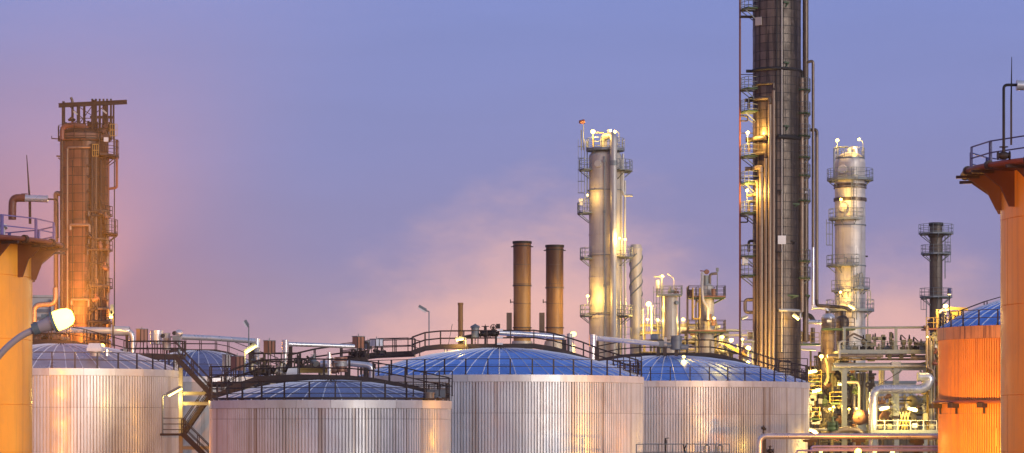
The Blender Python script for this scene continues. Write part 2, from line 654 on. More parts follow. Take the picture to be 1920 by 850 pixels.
def ladder(T, x, y, z0, z1, ang, mat, cage=True, w=.5, rung=.35, cr=.40):
    """vertical ladder standing at (x, y); ang = outward direction in degrees"""
    u = Vector((math.cos(RAD(ang)), math.sin(RAD(ang)), 0))
    t = Vector((-u.y, u.x, 0))
    p = Vector((x, y, 0))
    b = MB()
    for s in (-.5, .5):
        b.beam(p + t * w * s + Vector((0, 0, z0)), p + t * w * s + Vector((0, 0, z1)), .06, .06)
    k = int((z1 - z0) / rung)
    for i in range(k):
        q = p + Vector((0, 0, z0 + (i + .5) * rung))
        b.beam(q - t * w / 2, q + t * w / 2, .03, .03)
    la = b.build('ladder', mat, T, False)
    if cage:
        c = MB()
        zz = z0 + 2.2
        arc = [p + u * (cr * .9) + (t * math.cos(a) + u * math.sin(a)) * cr for a in [pi * i / 6 for i in range(7)]]
        while zz < z1:
            c.sweep([q + Vector((0, 0, zz)) for q in [p + t * w / 2] + arc + [p - t * w / 2]], .022, 4)
            zz += 1.3
        for q in arc[::2]:
            c.beam(q + Vector((0, 0, z0 + 2.2)), q + Vector((0, 0, z1)), .035, .035)
        c.build('cage', mat, la, False)
    return la


def jacket_pipe(T, x, y, z0, z1, r, mat, step=.9, name='pipe', n=12):
    """upright insulated pipe with a recessed joint at every jacket length"""
    pr = [(r, z0)]
    z = z1 - step
    js = []
    while z > z0 + .2:
        js.append(z)
        z -= step
    for z in reversed(js):
        pr += [(r, z - .03), (r * .86, z - .03), (r * .86, z + .03), (r, z + .03)]
    pr += [(r, z1), (0.001, z1)]
    return MB().lathe(pr, (x, y, 0), n).build(name, mat, T)


def jacketed(T, pts, r, mat, name='pipe', br=None, step=1.2, n=12):
    """pipe run along world points with raised jacket bands"""
    path = rounded(pts, br if br is not None else r * 2.6, 6)
    ob = MB().sweep(path, r, n).build(name, mat, T)
    bd = MB()
    for p, q in zip(path[:-1], path[1:]):
        L = (q - p).length
        if L > step * 1.2:
            k = int(L / step)
            d = (q - p).normalized()
            for i in range(1, k + 1):
                m = p.lerp(q, i / (k + 1))
                bd.tube(m - d * .035, m + d * .035, r * 1.05, n)
    if bd.v:
        bd.build('jacket_band', mat, ob)
    return ob


LAMP = 1.55                                # one dimmer for all plant lamps


def lit(T, pos, colr, watt, size=.18, name='lamp_light'):
    d = bpy.data.lights.new(name, 'POINT')
    d.energy = watt * LAMP
    d.color = colr
    d.shadow_soft_size = size
    o = bpy.data.objects.new(name, d)
    o.parent = T
    o.location = Vector(pos) - T.location
    col.objects.link(o)
    return o


SOD, WARM = (1.0, .34, .045), (1.0, .60, .13)
_fl = {}


def floodlight(label, px, py, D, watt, colr=WARM, glowmat='warm', size=.28, arm=.9, yaw=0.0, tilt=35.0, group='lit plant floodlights', off=(0, -.75, -.15)):
    """lit floodlight: housing, glowing lens, stirrup arm and its own light"""
    p = W(px, py, D)
    size *= .60
    T = thing('floodlight', label, 'lamp', p, group)
    key = (round(size, 3), glowmat)
    if key not in _fl:
        s = size
        h = MB().lathe([(.001, .62 * s), (.45 * s, .55 * s), (.80 * s, .1 * s), (1.02 * s, -.12 * s), (1.02 * s, -.2 * s)], n=14)
        h.box((0, 0, .75 * s), (.5 * s, .5 * s, .35 * s))
        l = MB().lathe([(1.0 * s, -.16 * s), (.92 * s, -.34 * s), (.6 * s, -.52 * s), (.001, -.58 * s)], n=14)
        _fl[key] = (h.mesh('housing', MT['steel2']), l.mesh('lens', MT[glowmat]))
    hm, lm = _fl[key]
    rot = Matrix.Rotation(RAD(yaw), 3, 'Z') @ Matrix.Rotation(RAD(-(90 - tilt)), 3, 'X')
    e = rot.to_euler()
    put('housing', hm, T, rot=e)
    put('lens', lm, T, rot=e)
    if arm:
        MB().tube(p + Vector((0, .1, .0)), p + Vector((0, .25, -arm)), .035, 6).build('arm', MT['steel2'], T)
    if watt:
        lit(T, p + Vector(off), colr, watt)
    return T


def tube_lamp(label, px, py, D, ang, watt, L=1.0, pole=None, colr=WARM, on=True, group='tube lamps on bent poles', off=(0, -.5, -.3), matp='steel2'):
    """long luminaire on a bent pole; ang = rise of the head in degrees, pole = (x, y) photo pixels of its foot"""
    p = W(px, py, D)
    d = Vector((math.cos(RAD(ang)), 0, math.sin(RAD(ang))))
    T = thing('pole_lamp', label, 'lamp', W(pole[0], pole[1], D) if pole else p, group)
    a, b = p - d * L / 2, p + d * L / 2
    up = Vector((-d.z, 0, d.x)) * (.12 if d.x > 0 else -.12)
    MB().beam(a, b, .30, .12).beam(a + up * .7, b - d * .1 + up * .7, .20, .1).build('housing', MT['steel2'], T, False)
    MB().beam(a + d * .05 - up * .95, b - d * .05 - up * .95, .25, .12).build('lens', MT['coolw'] if on else MT['white'], T, False)
    if pole:
        f = W(pole[0], pole[1], D)
        s = a if (a - Vector((f.x, D, a.z))).length < (b - Vector((f.x, D, b.z))).length else b
        MB().pipe([f, Vector((f.x, D, s.z - .15 * abs(s.x - f.x))), s], .05, .5, 6).build('pole', MT[matp], T)
    if on and watt:
        lit(T, p + Vector(off), colr, watt, .15)
    return T


def valve(T, p, r, mat, axis=(1, 0, 0), wheel=True):
    """flanged valve body with bonnet and handwheel"""
    p = Vector(p)
    a = Vector(axis).normalized()
    b = MB().lathe([(.001, -1.7 * r), (1.2 * r, -1.7 * r), (1.2 * r, -1.4 * r), (.7 * r, -1.3 * r), (1.05 * r, -.5 * r), (1.05 * r, .5 * r), (.7 * r, 1.3 * r), (1.2 * r, 1.4 * r), (1.2 * r, 1.7 * r), (.001, 1.7 * r)], p, 12, axis=a)
    b.tube(p, p + Vector((0, 0, 2.2 * r)), .45 * r, 8)
    v = b.build('valve', mat, T)
    if wheel:
        MB().ring(p + Vector((0, 0, 2.3 * r)), 1.1 * r, .14 * r, 14).beam(p + Vector((-1.1 * r, 0, 2.3 * r)), p + Vector((1.1 * r, 0, 2.3 * r)), .15 * r, .15 * r).tube(p + Vector((0, 0, 2 * r)), p + Vector((0, 0, 2.9 * r)), .15 * r, 6).build('handwheel', mat, v)
    return v


def vent_box(label, px, py, D, wpx, hpx, foot, mats=('orange_box', 'silver'), rz=38, group='cabinets on legs along the tank roofs'):
    """upright instrument cabinet on splayed legs; (px, py) is the middle of its underside"""
    w, h = M(wpx, D) * .74, M(hpx, D)
    p = W(px, py, D)
    zf = W(px, foot, D).z
    T = thing('instrument_cabinet', label, 'cabinet', (p.x, D, zf), group)
    r = RAD(rz)
    body = MB().box(p + Vector((0, 0, h / 2)), (w, w, h), r).build('cabinet', MT[mats[0]], T, False)
    u, v = Vector((math.cos(r), math.sin(r), 0)), Vector((-math.sin(r), math.cos(r), 0))
    MB().box(p + u * (w / 2 + .012) + Vector((0, 0, h / 2)), (.03, w * .9, h * .94), r).build('door', MT[mats[1]], body, False)
    k = MB()
    for s in (-.48, 0, .48):
        k.box(p - v * (w / 2 + .012) + u * w * s + Vector((0, 0, h / 2)), (.05, .05, h * 1.0), r)
    k.build('edge_strip', MT['steel'], body, False)
    MB().box(p + Vector((0, 0, h + .03)), (w * 1.1, w * 1.1, .06), r).tube(p + Vector((0, 0, h)), p + Vector((0, 0, h + .22)), .03, 6).build('lid', MT['steel2'], body, False)
    for a, b in ((-.42, -.42), (.42, -.42), (.42, .42), (-.42, .42)):
        q = p + u * w * a + v * w * b
        f = p + u * w * a * 1.6 + v * w * b * 1.6
        f.z = zf
        MB().beam(q + Vector((0, 0, .02)), f, .055, .055).build('leg', MT['steel'], T, False)
    return T


# ------------------------------------------------------------------ big storage tanks
TANKS = {}


def cap_z(R, h, r):
    Rs = (R * R + h * h) / (2 * h)
    return h - Rs + math.sqrt(max(0, Rs * Rs - r * r))


def tank(key, label, cxp, D, Rpx, rimy, apexy, pitch=.215, band=.50, seam=None, roofmat='roof', clad='clad', bandmat='band',
         railmat='steel', levels=(1.0, .52), npost=None, rings=4, ang=(-200, 20), sectors=None, plain=False, toe=False, group='ribbed metal storage tanks'):
    R = M(Rpx, D)
    X = (cxp - 960) / F * D
    zr = CZ + (YH - rimy) / F * (D - R)
    h = CZ + (YH - apexy) / F * D - zr
    T = thing('storage_tank', label, 'tank', (X, D, 0), group)
    TANKS[key] = dict(T=T, R=R, X=X, D=D, zr=zr, h=h)
    c = Vector((X, D, 0))
    MB().lathe([(R - .21, 0), (R - .21, zr - .02)], c, 96).build('wall', MT['clad_dark'], T)
    # profiled sheets, each five ribs wide, in two courses
    ns = max(12, round(2 * pi * R / (5 * pitch)))
    da = 2 * pi / ns
    zs = zr * .52 if seam is None else CZ + (YH - seam) / F * (D - R)
    for z0, z1 in ((.05, zs), (zs + .018, zr - band - .012)):
        b = MB()
        n0 = 0
        prof = []
        if plain:
            prof = [(R, i / 4) for i in range(5)]
            prof = [(R - .05, .0)] + [(R, .004 + .992 * i / 4) for i in range(5)] + [(R - .05, 1.0)]
        else:
            for k in range(5):
                prof += [(R - .16, (k + .00) / 5), (R - .16, (k + .28) / 5), (R, (k + .34) / 5), (R, (k + .96) / 5)]
            prof += [(R - .16, 1.0)]
        for r, u in prof:
            t = (u - .5) * da
            b.v += [Vector((r * math.cos(t), r * math.sin(t), z0)), Vector((r * math.cos(t), r * math.sin(t), z1))]
        for i in range(len(prof) - 1):
            b.f.append((2 * i, 2 * i + 2, 2 * i + 3, 2 * i + 1))
        me = b.mesh('cladding_sheet', MT[clad], smooth=plain)
        for i in range(ns):
            put('cladding_sheet', me, T, (0, 0, 0), da * (i + .5))
    # fascia band round the rim
    nb = max(10, ns // 2)
    db = 2 * pi / nb
    me = MB().slab_arc((0, 0, 0), R - .08, R + .05, zr - band, zr, -db * .497, db * .497, 3).mesh('rim_panel', MT[bandmat])
    for i in range(nb):
        put('rim_panel', me, T, (0, 0, 0), db * i)
    # domed roof: under-sheet, panels, seam strips
    zb = zr - .05
    prof = [(R * (1 - i / 12) - (.02 if i == 0 else 0), zb + cap_z(R, h, R * (1 - i / 12)) - .03) for i in range(13)]
    prof[-1] = (.001, prof[-1][1])
    roof = MB().lathe(prof, c, 72).build('roof', MT['roof_joint'], T)
    nsec = sectors or max(16, round(2 * pi * R / 1.2))
    ds = 2 * pi / nsec
    edges = [.14 + .86 * (i / rings) ** .92 for i in range(rings + 1)]
    strip = MB().sweep([Vector((r, 0, zb + cap_z(R, h, r) + .045)) for r in [R * (.14 + .85 * i / 5) for i in range(6)]], .042, 4).mesh('seam_strip', MT['rib'])
    rest = MB()
    for j in range(rings):
        ra, rb = R * edges[j] + .012, R * edges[j + 1] - .012
        b = MB()
        for r in (ra, (ra + rb) / 2, rb):
            t = ds / 2 - .012 / r
            for s in (-1, -.33, .33, 1):
                b.v.append(Vector((r * math.cos(t * s), r * math.sin(t * s), zb + cap_z(R, h, r) + .012)))
        for a in range(2):
            for k in range(3):
                i0 = a * 4 + k
                b.f.append((i0, i0 + 4, i0 + 5, i0 + 1))
        me = b.mesh('roof_panel', MT[roofmat])
        for i in range(nsec):
            t = ds * (i + .5)
            deg = math.degrees(t)
            d = (deg + 90 + 180) % 360 - 180
            if ang[0] + 90 <= d <= ang[1] + 90:
                put('roof_panel', me, roof, (0, 0, random.uniform(-.006, .008)), t)
            else:
                n0 = len(rest.v)
                ca, sa = math.cos(t), math.sin(t)
                rest.v += [Vector((v.x * ca - v.y * sa, v.x * sa + v.y * ca, v.z)) + c for v in b.v]
                rest.f += [tuple(n0 + q for q in f) for f in b.f]
    rest.build('roof_panels', MT[roofmat], roof, kind='stuff')
    for i in range(nsec):
        d = (math.degrees(ds * i) + 90 + 180) % 360 - 180
        if ang[0] + 90 <= d <= ang[1] + 90:
            put('seam_strip', strip, roof, (0, 0, 0), ds * i)
    ring_railing(T, R - .12, zr, MT[railmat], npost=npost or max(20, round(2 * pi * R / 1.62)), levels=levels, toe=toe)
    return TANKS[key]


tank('front', 'low ribbed tank in front with slate dome and crowded roof walkway', 620, 170, 226, 750, 713, pitch=.205, seam=786, levels=(1.0, .68, .36), roofmat='roof_dull', toe=True, rings=5)
tank('wide', 'widest ribbed silver tank with bright blue dome below the twin stacks', 937, 200, 269, 702.5, 653, pitch=.222, seam=775)
tank('right', 'ribbed silver tank with blue dome beside the tallest column', 1250, 228, 266, 714, 667, pitch=.225, seam=777)
tank('left', 'ribbed tank behind the foreground street lamp, pinkish with sloping dome', 115, 195, 223, 690.5, 645, pitch=.235, seam=764, roofmat='roof_pale')
tank('back', 'older flat panelled tank behind the zigzag stair', 372, 250, 150, 706, 657, pitch=.30, seam=760, roofmat='roof_dull', clad='clad_old', plain=True, group='other tanks')
tank('salmon', 'orange ribbed tank with rust streaked rim at far right', 1965, 195, 204, 608, 552, pitch=.20, band=.9, seam=775, clad='clad_salmon', bandmat='band_salmon', levels=(1.0, .5), group='other tanks')


# ------------------------------------------------------------------ tall yellow tanks that frame the view
def tall_tank(label, wallx, side, D, R, gy, seams, railmat, gpx, braz, group='tall smooth yellow tanks'):
    """smooth welded tank with a bracketed gallery; wallx = photo x of the visible wall edge, side = +1 if the tank lies to its left"""
    xe = (wallx - 960) / F * math.sqrt(D * D - R * R)
    X = xe - side * R
    T = thing('tall_tank', label, 'tank', (X, D, 0), group)
    c = Vector((X, D, 0))
    rg = R + gpx
    zg = CZ + (YH - gy) / F * (D - rg)
    # shell courses
    zz = [0.0]
    for y in seams:
        zz.append(CZ + (YH - y) / F * (D - R))
    zz.append(zg - .1)
    for a, b in zip(zz[:-1], zz[1:]):
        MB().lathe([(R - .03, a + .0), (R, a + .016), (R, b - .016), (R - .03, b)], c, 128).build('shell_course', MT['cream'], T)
    MB().lathe([(R - .028, 0), (R - .028, zg - .1)], c, 96).build('inner_shell', MT['cream_joint'], T)
    js = MB()
    for k in range(len(zz) - 1):
        for i in range(6):
            t = RAD(-90 + (i - 3) * 36 + (k % 2) * 18 + 7)
            js.box(c + Vector((math.cos(t) * (R + .001), math.sin(t) * (R + .001), (zz[k] + zz[k + 1]) / 2)), (.012, .03, zz[k + 1] - zz[k]), t)
    js.build('weld_seam', MT['cream_joint'], T, False)
    # gallery
    gl = MB().slab_arc(c, R - .05, rg, zg - .12, zg, 0, 2 * pi - 1e-4, 40).build('gallery_deck', MT['ochre_brown'], T, False)
    nb = 20
    me = MB()
    z0 = zg - .13
    pts = [(R - .02, z0), (rg - .05, z0), (rg - .05, z0 - .18), (R + (rg - R) * .45, z0 - .75), (R + .25, z0 - 1.65), (R - .02, z0 - 1.65)]
    n = len(pts)
    for s in (-.05, .05):
        me.v += [Vector((r, s, z)) for r, z in pts]
    me.f.append(tuple(range(n)))
    me.f.append(tuple(reversed(range(n, 2 * n))))
    for i in range(n):
        j = (i + 1) % n
        me.f.append((i, i + n, j + n, j))
    mesh = me.mesh('bracket', MT['ochre_brown'], smooth=False)
    for i in range(nb):
        put('bracket', mesh, gl, (0, 0, 0), 2 * pi * i / nb + RAD(braz))
        t = 2 * pi * i / nb + RAD(braz)
    lug = MB().box((rg + .02, 0, zg - .2), (1.1, .12, .14)).mesh('support_lug', MT['steel'], smooth=False)
    for i in range(nb):
        put('support_lug', lug, gl, (0, 0, 0), 2 * pi * i / nb + RAD(braz))
    # ring main outside the deck edge
    MB().ring(c + Vector((0, 0, zg + .02)), rg + .17, .12, 80, 8).build('ring_main', MT['red'], gl)
    fl = MB().lathe([(.001, -.1), (.21, -.1), (.21, .1), (.001, .1)], n=12).mesh('flange', MT['steel'])
    for i in range(nb):
        t = 2 * pi * i / nb + RAD(braz + 6)
        put('flange', fl, gl, ((rg + .17) * math.cos(t), (rg + .17) * math.sin(t), zg + .02), rot=(RAD(90), 0, t))
    # guard rail: posts radially flat, rails thin
    ra = MB()
    for l in (1.15, .62):
        ra.lathe([(rg - .1, zg + l - .03), (rg - .06, zg + l - .03), (rg - .06, zg + l + .03), (rg - .1, zg + l + .03), (rg - .1, zg + l - .03)], c, nb)
    ra = ra.build('railing', MT[railmat], T, False)
    pm = MB().box((0, 0, .58), (.09, .16, 1.16)).mesh('post', MT[railmat], smooth=False)
    for i in range(nb):
        t = 2 * pi * i / nb
        put('post', pm, ra, ((rg - .08) * math.cos(t), (rg - .08) * math.sin(t), zg), t)
    return T, c, zg, rg


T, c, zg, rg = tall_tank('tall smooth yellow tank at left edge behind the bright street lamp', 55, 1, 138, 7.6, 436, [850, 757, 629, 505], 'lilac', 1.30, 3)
# inner roof hood
MB().lathe([(R_, z_) for R_, z_ in ((6.2, zg), (6.2, zg + .95), (6.33, zg + .95), (6.33, zg + 1.08), (5.6, zg + 1.3), (3.5, zg + 1.75), (.001, zg + 2.0))], c, 64).build('roof_hood', MT['white'], T)
MB().lathe([(6.345, zg + .42), (6.345, zg + .47)], c, 64).build('hood_band', MT['red'], T)
# gooseneck vent with silver muffler
Dv = 134.5
vt = thing('gooseneck_vent', 'red gooseneck vent pipe with silver muffler on yellow tank', 'vent', W(22, 400, Dv))
MB().sweep(rounded([W(23, 412, Dv), W(23, 392, Dv), W(24, 371.5, Dv), W(48, 371.5, Dv)], .9, 7), .20, 12).build('elbow', MT['red'], vt)
a, b = W(47, 372, Dv), W(90, 373.5, Dv)
MB().lathe([(.001, 0), (.19, 0), (.19, .04), (.17, .04), (.17, (b - a).length - .05), (.19, (b - a).length - .05), (.19, (b - a).length), (.001, (b - a).length)], a, 16, axis=b - a).build('muffler', MT['silver'], vt)
MB().pipe([b, W(107, 374.5, Dv), W(108.5, 380, Dv), W(109, 447, Dv)], .045, .12, 6).build('drain_pipe', MT['steel'], vt)
# lightning rod
lr = thing('lightning_rod', 'thin dark lightning rod on yellow tank at left edge', 'rod', W(56.5, 420, 135))
MB().beam(W(56.5, 420, 135), W(56, 378, 135), .12, .12).build('stub', MT['steel'], lr)
MB().tube(W(56, 380, 135), W(50, 291, 135), .06, 6, .02).build('rod', MT['black'], lr)
MB().beam(W(40, 364, 135), W(52, 364, 135), .03, .05).beam(W(44, 364, 135), W(44, 371, 135), .03, .03).build('bracket', MT['steel'], lr)

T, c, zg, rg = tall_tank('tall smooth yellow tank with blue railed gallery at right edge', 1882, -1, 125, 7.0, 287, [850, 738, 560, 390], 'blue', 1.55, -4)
MB().lathe([(5.7, zg), (5.7, zg + .75), (5.85, zg + .75), (5.85, zg + .9), (5.0, zg + 1.3), (3.0, zg + 1.8), (.001, zg + 2.0)], c, 64).build('roof_hood', MT['steel2'], T)
D2 = 120.5
vt = thing('roof_vent', 'dark bent pipe leading to silver muffler above right tank gallery', 'vent', W(1882, 290, D2))
MB().pipe([W(1882, 296, D2), W(1882, 159.5, D2), W(1909, 159.5, D2)], .065, .18, 8).build('riser', MT['black'], vt)
a, b = W(1906, 160, D2), W(1960, 161.5, D2)
MB().lathe([(.001, 0), (.24, 0), (.24, .06), (.225, .06), (.225, (b - a).length), (.001, (b - a).length)], a, 16, axis=b - a).build('muffler', MT['silver'], vt)
valve(vt, W(1882, 292, D2), .17, MT['black'])
lr = thing('lightning_rod', 'tapered dark lightning rod on blue railed gallery', 'rod', W(1896, 270, 121))
MB().beam(W(1896, 272, 121), W(1896, 188, 121), .08, .08).build('stub', MT['steel'], lr)
MB().tube(W(1896, 190, 121), W(1897, 107, 121), .045, 6, .015).build('rod', MT['black'], lr)


# ------------------------------------------------------------------ columns clad in jacket sheets
def column(label, name, cxp, D, Rpx, ytop, mat, row, ncol, ybot, head=None, joint='black', group='distillation columns', limit=290, gap=.03, proud=.035):
    R = M(Rpx, D)
    X = (cxp - 960) / F * D
    T = thing(name, label, 'column', (X, D, 0), group)
    c = Vector((X, D, 0))
    zt = W(0, ytop, D).z
    zb = W(0, ybot, D).z
    MB().lathe([(R - proud, 0), (R - proud, zt - .02), (.001, zt - .02)], c, 32).build('shell', MT[joint], T)
    MB().lathe([(R, 0), (R, zb)], c, 32).build('skirt', mat, T)
    rh = M(row, D)
    da = 2 * pi / ncol
    b = MB()
    k = 4
    g = gap / R
    for z in (0, rh - gap):
        for i in range(k + 1):
            t = -da / 2 + g / 2 + (da - g) * i / k
            b.v.append(Vector((R * math.cos(t), R * math.sin(t), z)))
    for z in (0, rh - gap):
        for i in range(k + 1):
            t = -da / 2 + g / 2 + (da - g) * i / k
            b.v.append(Vector(((R - proud) * math.cos(t), (R - proud) * math.sin(t), z)))
    q = k + 1
    for i in range(k):
        b.f.append((i, i + 1, i + 1 + q, i + q))
        b.f.append((i + 2 * q, i, i + q, i + 3 * q) if False else (i + 2 * q + 1, i + 2 * q, i, i + 1)[::-1])
        b.f.append((i + q, i + q + 1, i + 3 * q + 1, i + 3 * q))
    b.f.append((0, q, 3 * q, 2 * q))
    b.f.append((k + q, k, k + 2 * q, k + 3 * q))
    me = b.mesh('jacket_sheet', mat)
    rest = MB()
    cnt = 0
    z = zt - rh
    rowi = 0
    while z > zb - rh:
        for i in range(ncol):
            t = da * (i + .5)
            d = (math.degrees(t) + 90 + 180) % 360 - 180
            if abs(d) < 102 and cnt < limit and z < W(0, 0, D).z:
                put('jacket_sheet', me, T, (0, 0, z), t + random.uniform(-.006, .006), scale=(random.uniform(.997, 1.006), random.uniform(.997, 1.006), 1))
                cnt += 1
            else:
                n0 = len(rest.v)
                ca, sa = math.cos(t), math.sin(t)
                rest.v += [Vector((v.x * ca - v.y * sa, v.x * sa + v.y * ca, v.z + z)) + c for v in b.v]
                rest.f += [tuple(n0 + q_ for q_ in f) for f in b.f]
        z -= rh
        rowi += 1
    if rest.v:
        rest.build('jacket_sheets', mat, T, kind='stuff')
    if head:
        hh = M(head, D)
        MB().lathe([(R * math.cos(a), zt - .01 + hh * math.sin(a)) for a in [pi / 2 * i / 8 for i in range(8)]] + [(.001, zt + hh)], c, 32).build('head', mat, T)
    return T, c, R


def at_z(py, D):
    return W(0, py, D).z


def band(T, c, R, z, h, mat, name='stiffening_ring', w=.07):
    MB().lathe([(R - .04, z - h / 2), (R + w, z - h / 2), (R + w, z + h / 2), (R - .04, z + h / 2)], c, 32).build(name, mat, T)


# ---- tallest column
D = 260.0
T, c, R = column('tallest column, dark brown stained jacket hung with vertical pipes', 'distillation_column', 1456.5, D, 45, -40, MT['brown'], 15.6, 18, 735, gap=.06)
TC = T
Df = D - R - .12
zb = at_z(735, D)


def vp(x, yt, yb, w, mat='brown_pipe', d=None, step=.86):
    d = Df if d is None else d
    p = W(x, 0, d)
    return jacket_pipe(T, p.x, d, at_z(yb, d), at_z(yt, d), M(w, d) / 2, MT[mat], step)


def onr(x, extra=.0):
    """depth of the column face behind photo x"""
    dx = (x - 1456.5) / F * D
    return D - math.sqrt(max(.04, R * R - dx * dx)) - extra


for x, yt, w in ((1414.5, 476, 6.5), (1420.5, 352, 5.5), (1427.5, 325, 8), (1436, 297, 6), (1443.5, 196, 7), (1450.5, 170, 6)):
    vp(x, yt, 760, w, d=onr(x, M(w, D) * .7 + .05))
vp(1503.5, 146, 585, 8.5, d=D - .9)
vp(1510.5, -40, 640, 11, 'brown', d=D - .1)
vp(1524.5, 124, 575, 5.5, 'brown', d=D - .3)
vp(1531.5, 254, 565, 6.5, 'brown_pipe', d=D + .2)
MB().tube(W(1466, -40, D - R - .18), W(1466, 660, D - R - .18), .055, 6).build('conduit', MT['pale'], T)
for x in (1456.5, 1473, 1491):
    MB().beam(W(x, -40, onr(x, .03)), W(x, 735, onr(x, .03)), .11 if x < 1460 else .05, .10).build('ladder_rail' if x < 1460 else 'conduit', MT['black'], T)


def header(y, x0, x1, w, mat='brown', drop=None, br=.4):
    """pipe that hugs the column round its front and turns down into a riser"""
    ts = []
    k = 10
    p = []
    for i in range(k + 1):
        x = x0 + (x1 - x0) * i / k
        dx = (x - 1456.5) / F * D
        if abs(dx) < R * .98:
            yy = D - math.sqrt(R * R - dx * dx) - M(w, D) * .62
        else:
            yy = D - .3
        p.append(Vector(((x - 960) / F * yy, yy, at_z(y, D))))
    if drop:
        q = p[-1].copy()
        q.z -= M(drop, D)
        p = rounded(p[:-1] + [p[-1]] + [q], br, 5) if False else p[:-1] + rounded([p[-2], p[-1], q], br, 5)[1:]
    MB().sweep(p, M(w, D) / 2, 10).build('header_pipe', MT[mat], T)


header(134.5, 1399, 1503.5, 6, 'black', 16)
header(162, 1412, 1450.5, 5, 'brown', 10)
header(189, 1397, 1443.5, 7, 'brown', 10)
header(263, 1398, 1438, 9, 'brown')
header(262, 1459, 1503, 8, 'black', 12)
header(291, 1410, 1436, 5.5, 'brown', 8)
header(317.5, 1397, 1427.5, 8, 'brown_pipe', 10)
header(343, 1399, 1420.5, 6, 'brown_pipe', 10)
header(367, 1399, 1416, 6, 'brown_pipe')
header(584, 1460, 1500, 6, 'silver_dull', 14)
MB().sweep(rounded([W(1514, 117, D - .3), W(1524.5, 114, D - .3), W(1524.5, 128, D - .3)], .5, 6), M(2.8, D), 10).build('elbow', MT['brown'], T)
MB().sweep(rounded([W(1519, 244, D + .2), W(1531.5, 243, D + .2), W(1531.5, 258, D + .2)], .5, 6), M(3.3, D), 10).build('elbow', MT['brown'], T)
jacketed(T, [W(1531.5, 562, D + .2), W(1531.5, 573, D + .2), W(1585, 577, D + .2), W(1596, 584, D + .2)], M(3.4, D), MT['brown'])
for y in (18, 168, 210, 294, 344, 400, 481, 517):
    platform(T, c, at_z(y, D), R - .02, R + 1.22, 168, 214, MT['steel2'], MT['steel2'], 1.05, .12, 2, 4, under=MT['green'])
for y in (170, 214, 256, 296, 330, 377, 490, 522):
    platform(T, c, at_z(y, D), R - .02, R + .95, -32, 18, MT['steel2'], MT['steel2'], 1.05, .12, 2, 4, under=MT['green'])
# red-brown standpipe on stand-offs
b = MB().tube(W(1387.5, -40, D), W(1387.5, 735, D), M(1.9, D), 8)
b.build('standpipe', MT['red'], T)
for y in (30, 140, 250, 335, 460, 565, 600):
    MB().beam(W(1387, y, D), W(1412, y, D - .1), .07, .07).build('stand_off', MT['steel'], T)
for y0, y1, x1 in ((218, 227, 1402), (406, 417, 1402), (32, 33, 1412)):
    MB().pipe([W(1388, y0, D - .1), W(x1, y0, D - .1), W(x1, y1, D - .1), W(1388, y1, D - .1)], .075, .14, 6).build('pipe_loop', MT['steel'], T)
MB().pipe([W(1413, 562, D - .6), W(1397, 562, D - .6), W(1397, 586, D - .6), W(1413, 586, D - .6)], M(3.3, D), .35, 10).build('pipe_loop', MT['brown_pipe'], T)
for y in (206, 286, 400, 474):                    # bent nozzles standing on the left galleries
    MB().pipe([W(1413, y - 22, D - .8), W(1404, y - 22, D - .8), W(1404, y - 3, D - .8)], M(2.6, D), .3, 8).build('nozzle', MT['black'], T)
    valve(T, W(1404, y - 6, D - .8), .14, MT['drum'], (0, 0, 1), False)
for x, y, L, m in ((1475, 117, 9, 'green'), (1475, 236, 9, 'green'), (1475, 4, 10, 'green'), (1490, 382, 18, 'green'), (1484, 554, 27, 'green'), (1515, 554, 8, 'green'), (1462, 357, 6, 'black'), (1462, 472, 6, 'black'), (1487, 452, 12, 'black')):
    d = onr(x, .25)
    MB().beam(W(x - L / 2, y, d), W(x + L / 2, y + 1, d), .18, M(3.2, D)).beam(W(x + L / 2 - 2, y + 2, d), W(x - L / 2 + 3, y + 9, d + .1), .08, .10).build('davit_bracket', MT[m], T, False)
MB().box(W(1466, 450, onr(1466, .32)), (M(15, D), .04, M(16, D))).build('sign_plate', MT['white'], T, False)
MB().box(W(1512, 361, D - .75), (M(5, D), .04, M(5, D))).build('sign_plate', MT['white'], T, False)
MB().box(W(1422, 40, onr(1422, .02)), (M(14, D), .08, M(15, D)), RAD(-42)).build('pale_patch', MT['pale'], T, False)
MB().box(W(1397, 490, D - 1.0), (.55, .5, .75)).build('junction_box', MT['white'], T, False)
MB().box(W(1524.5, 575, D - .35), (.3, .3, .3)).build('flange', MT['silver'], T, False)
jacket_pipe(T, W(1524.5, 0, D - .75).x, D - .75, at_z(572, D), at_z(465, D), M(2.6, D), MT['silver'], 3)
floodlight('lit floodlight on tallest column, upper of the pair on its left galleries', 1402, 249, D - 1.6, 900, arm=1.2)
floodlight('lit floodlight on tallest column, lower of the pair on its left galleries', 1401, 357, D - 1.6, 900, arm=1.2)
tube_lamp('lit tube lamp at the foot of the tallest column, right side', 1493, 594, D - 3.2, -38, 120, .8)

# ---- pale column with the overhead pipe
D = 300.0
T, c, R = column('pale grey column with thick overhead pipe and two lamps on top', 'distillation_column', 1135, D, 30.5, 293, MT['pale'], 14, 16, 720, head=12, joint='clad_old', gap=.012, proud=.02)
for y, h in ((366, 8), (374, 2), (359, 2), (441, 3), (522, 3), (596, 3)):
    band(T, c, R, at_z(y, D), M(h, D), MT['pale'], w=.05)
for y in (358, 480, 588):
    MB().lathe([(R + .12, at_z(y, D) - .04), (R + .19, at_z(y, D) - .04), (R + .19, at_z(y, D) + .05), (R + .12, at_z(y, D) + .05), (R + .12, at_z(y, D) - .04)], c, 32).build('guide_ring', MT['steel2'], T)
Dp = D - R - .55
jacketed(T, [W(1132, 296, D - .4), W(1132, 257, D - .4), W(1150.5, 253, Dp + .2), W(1150.5, 275, Dp), W(1150.5, 720, Dp)], M(6.5, D), MT['silver_dull'], 'overhead_pipe', .55, 2.2)
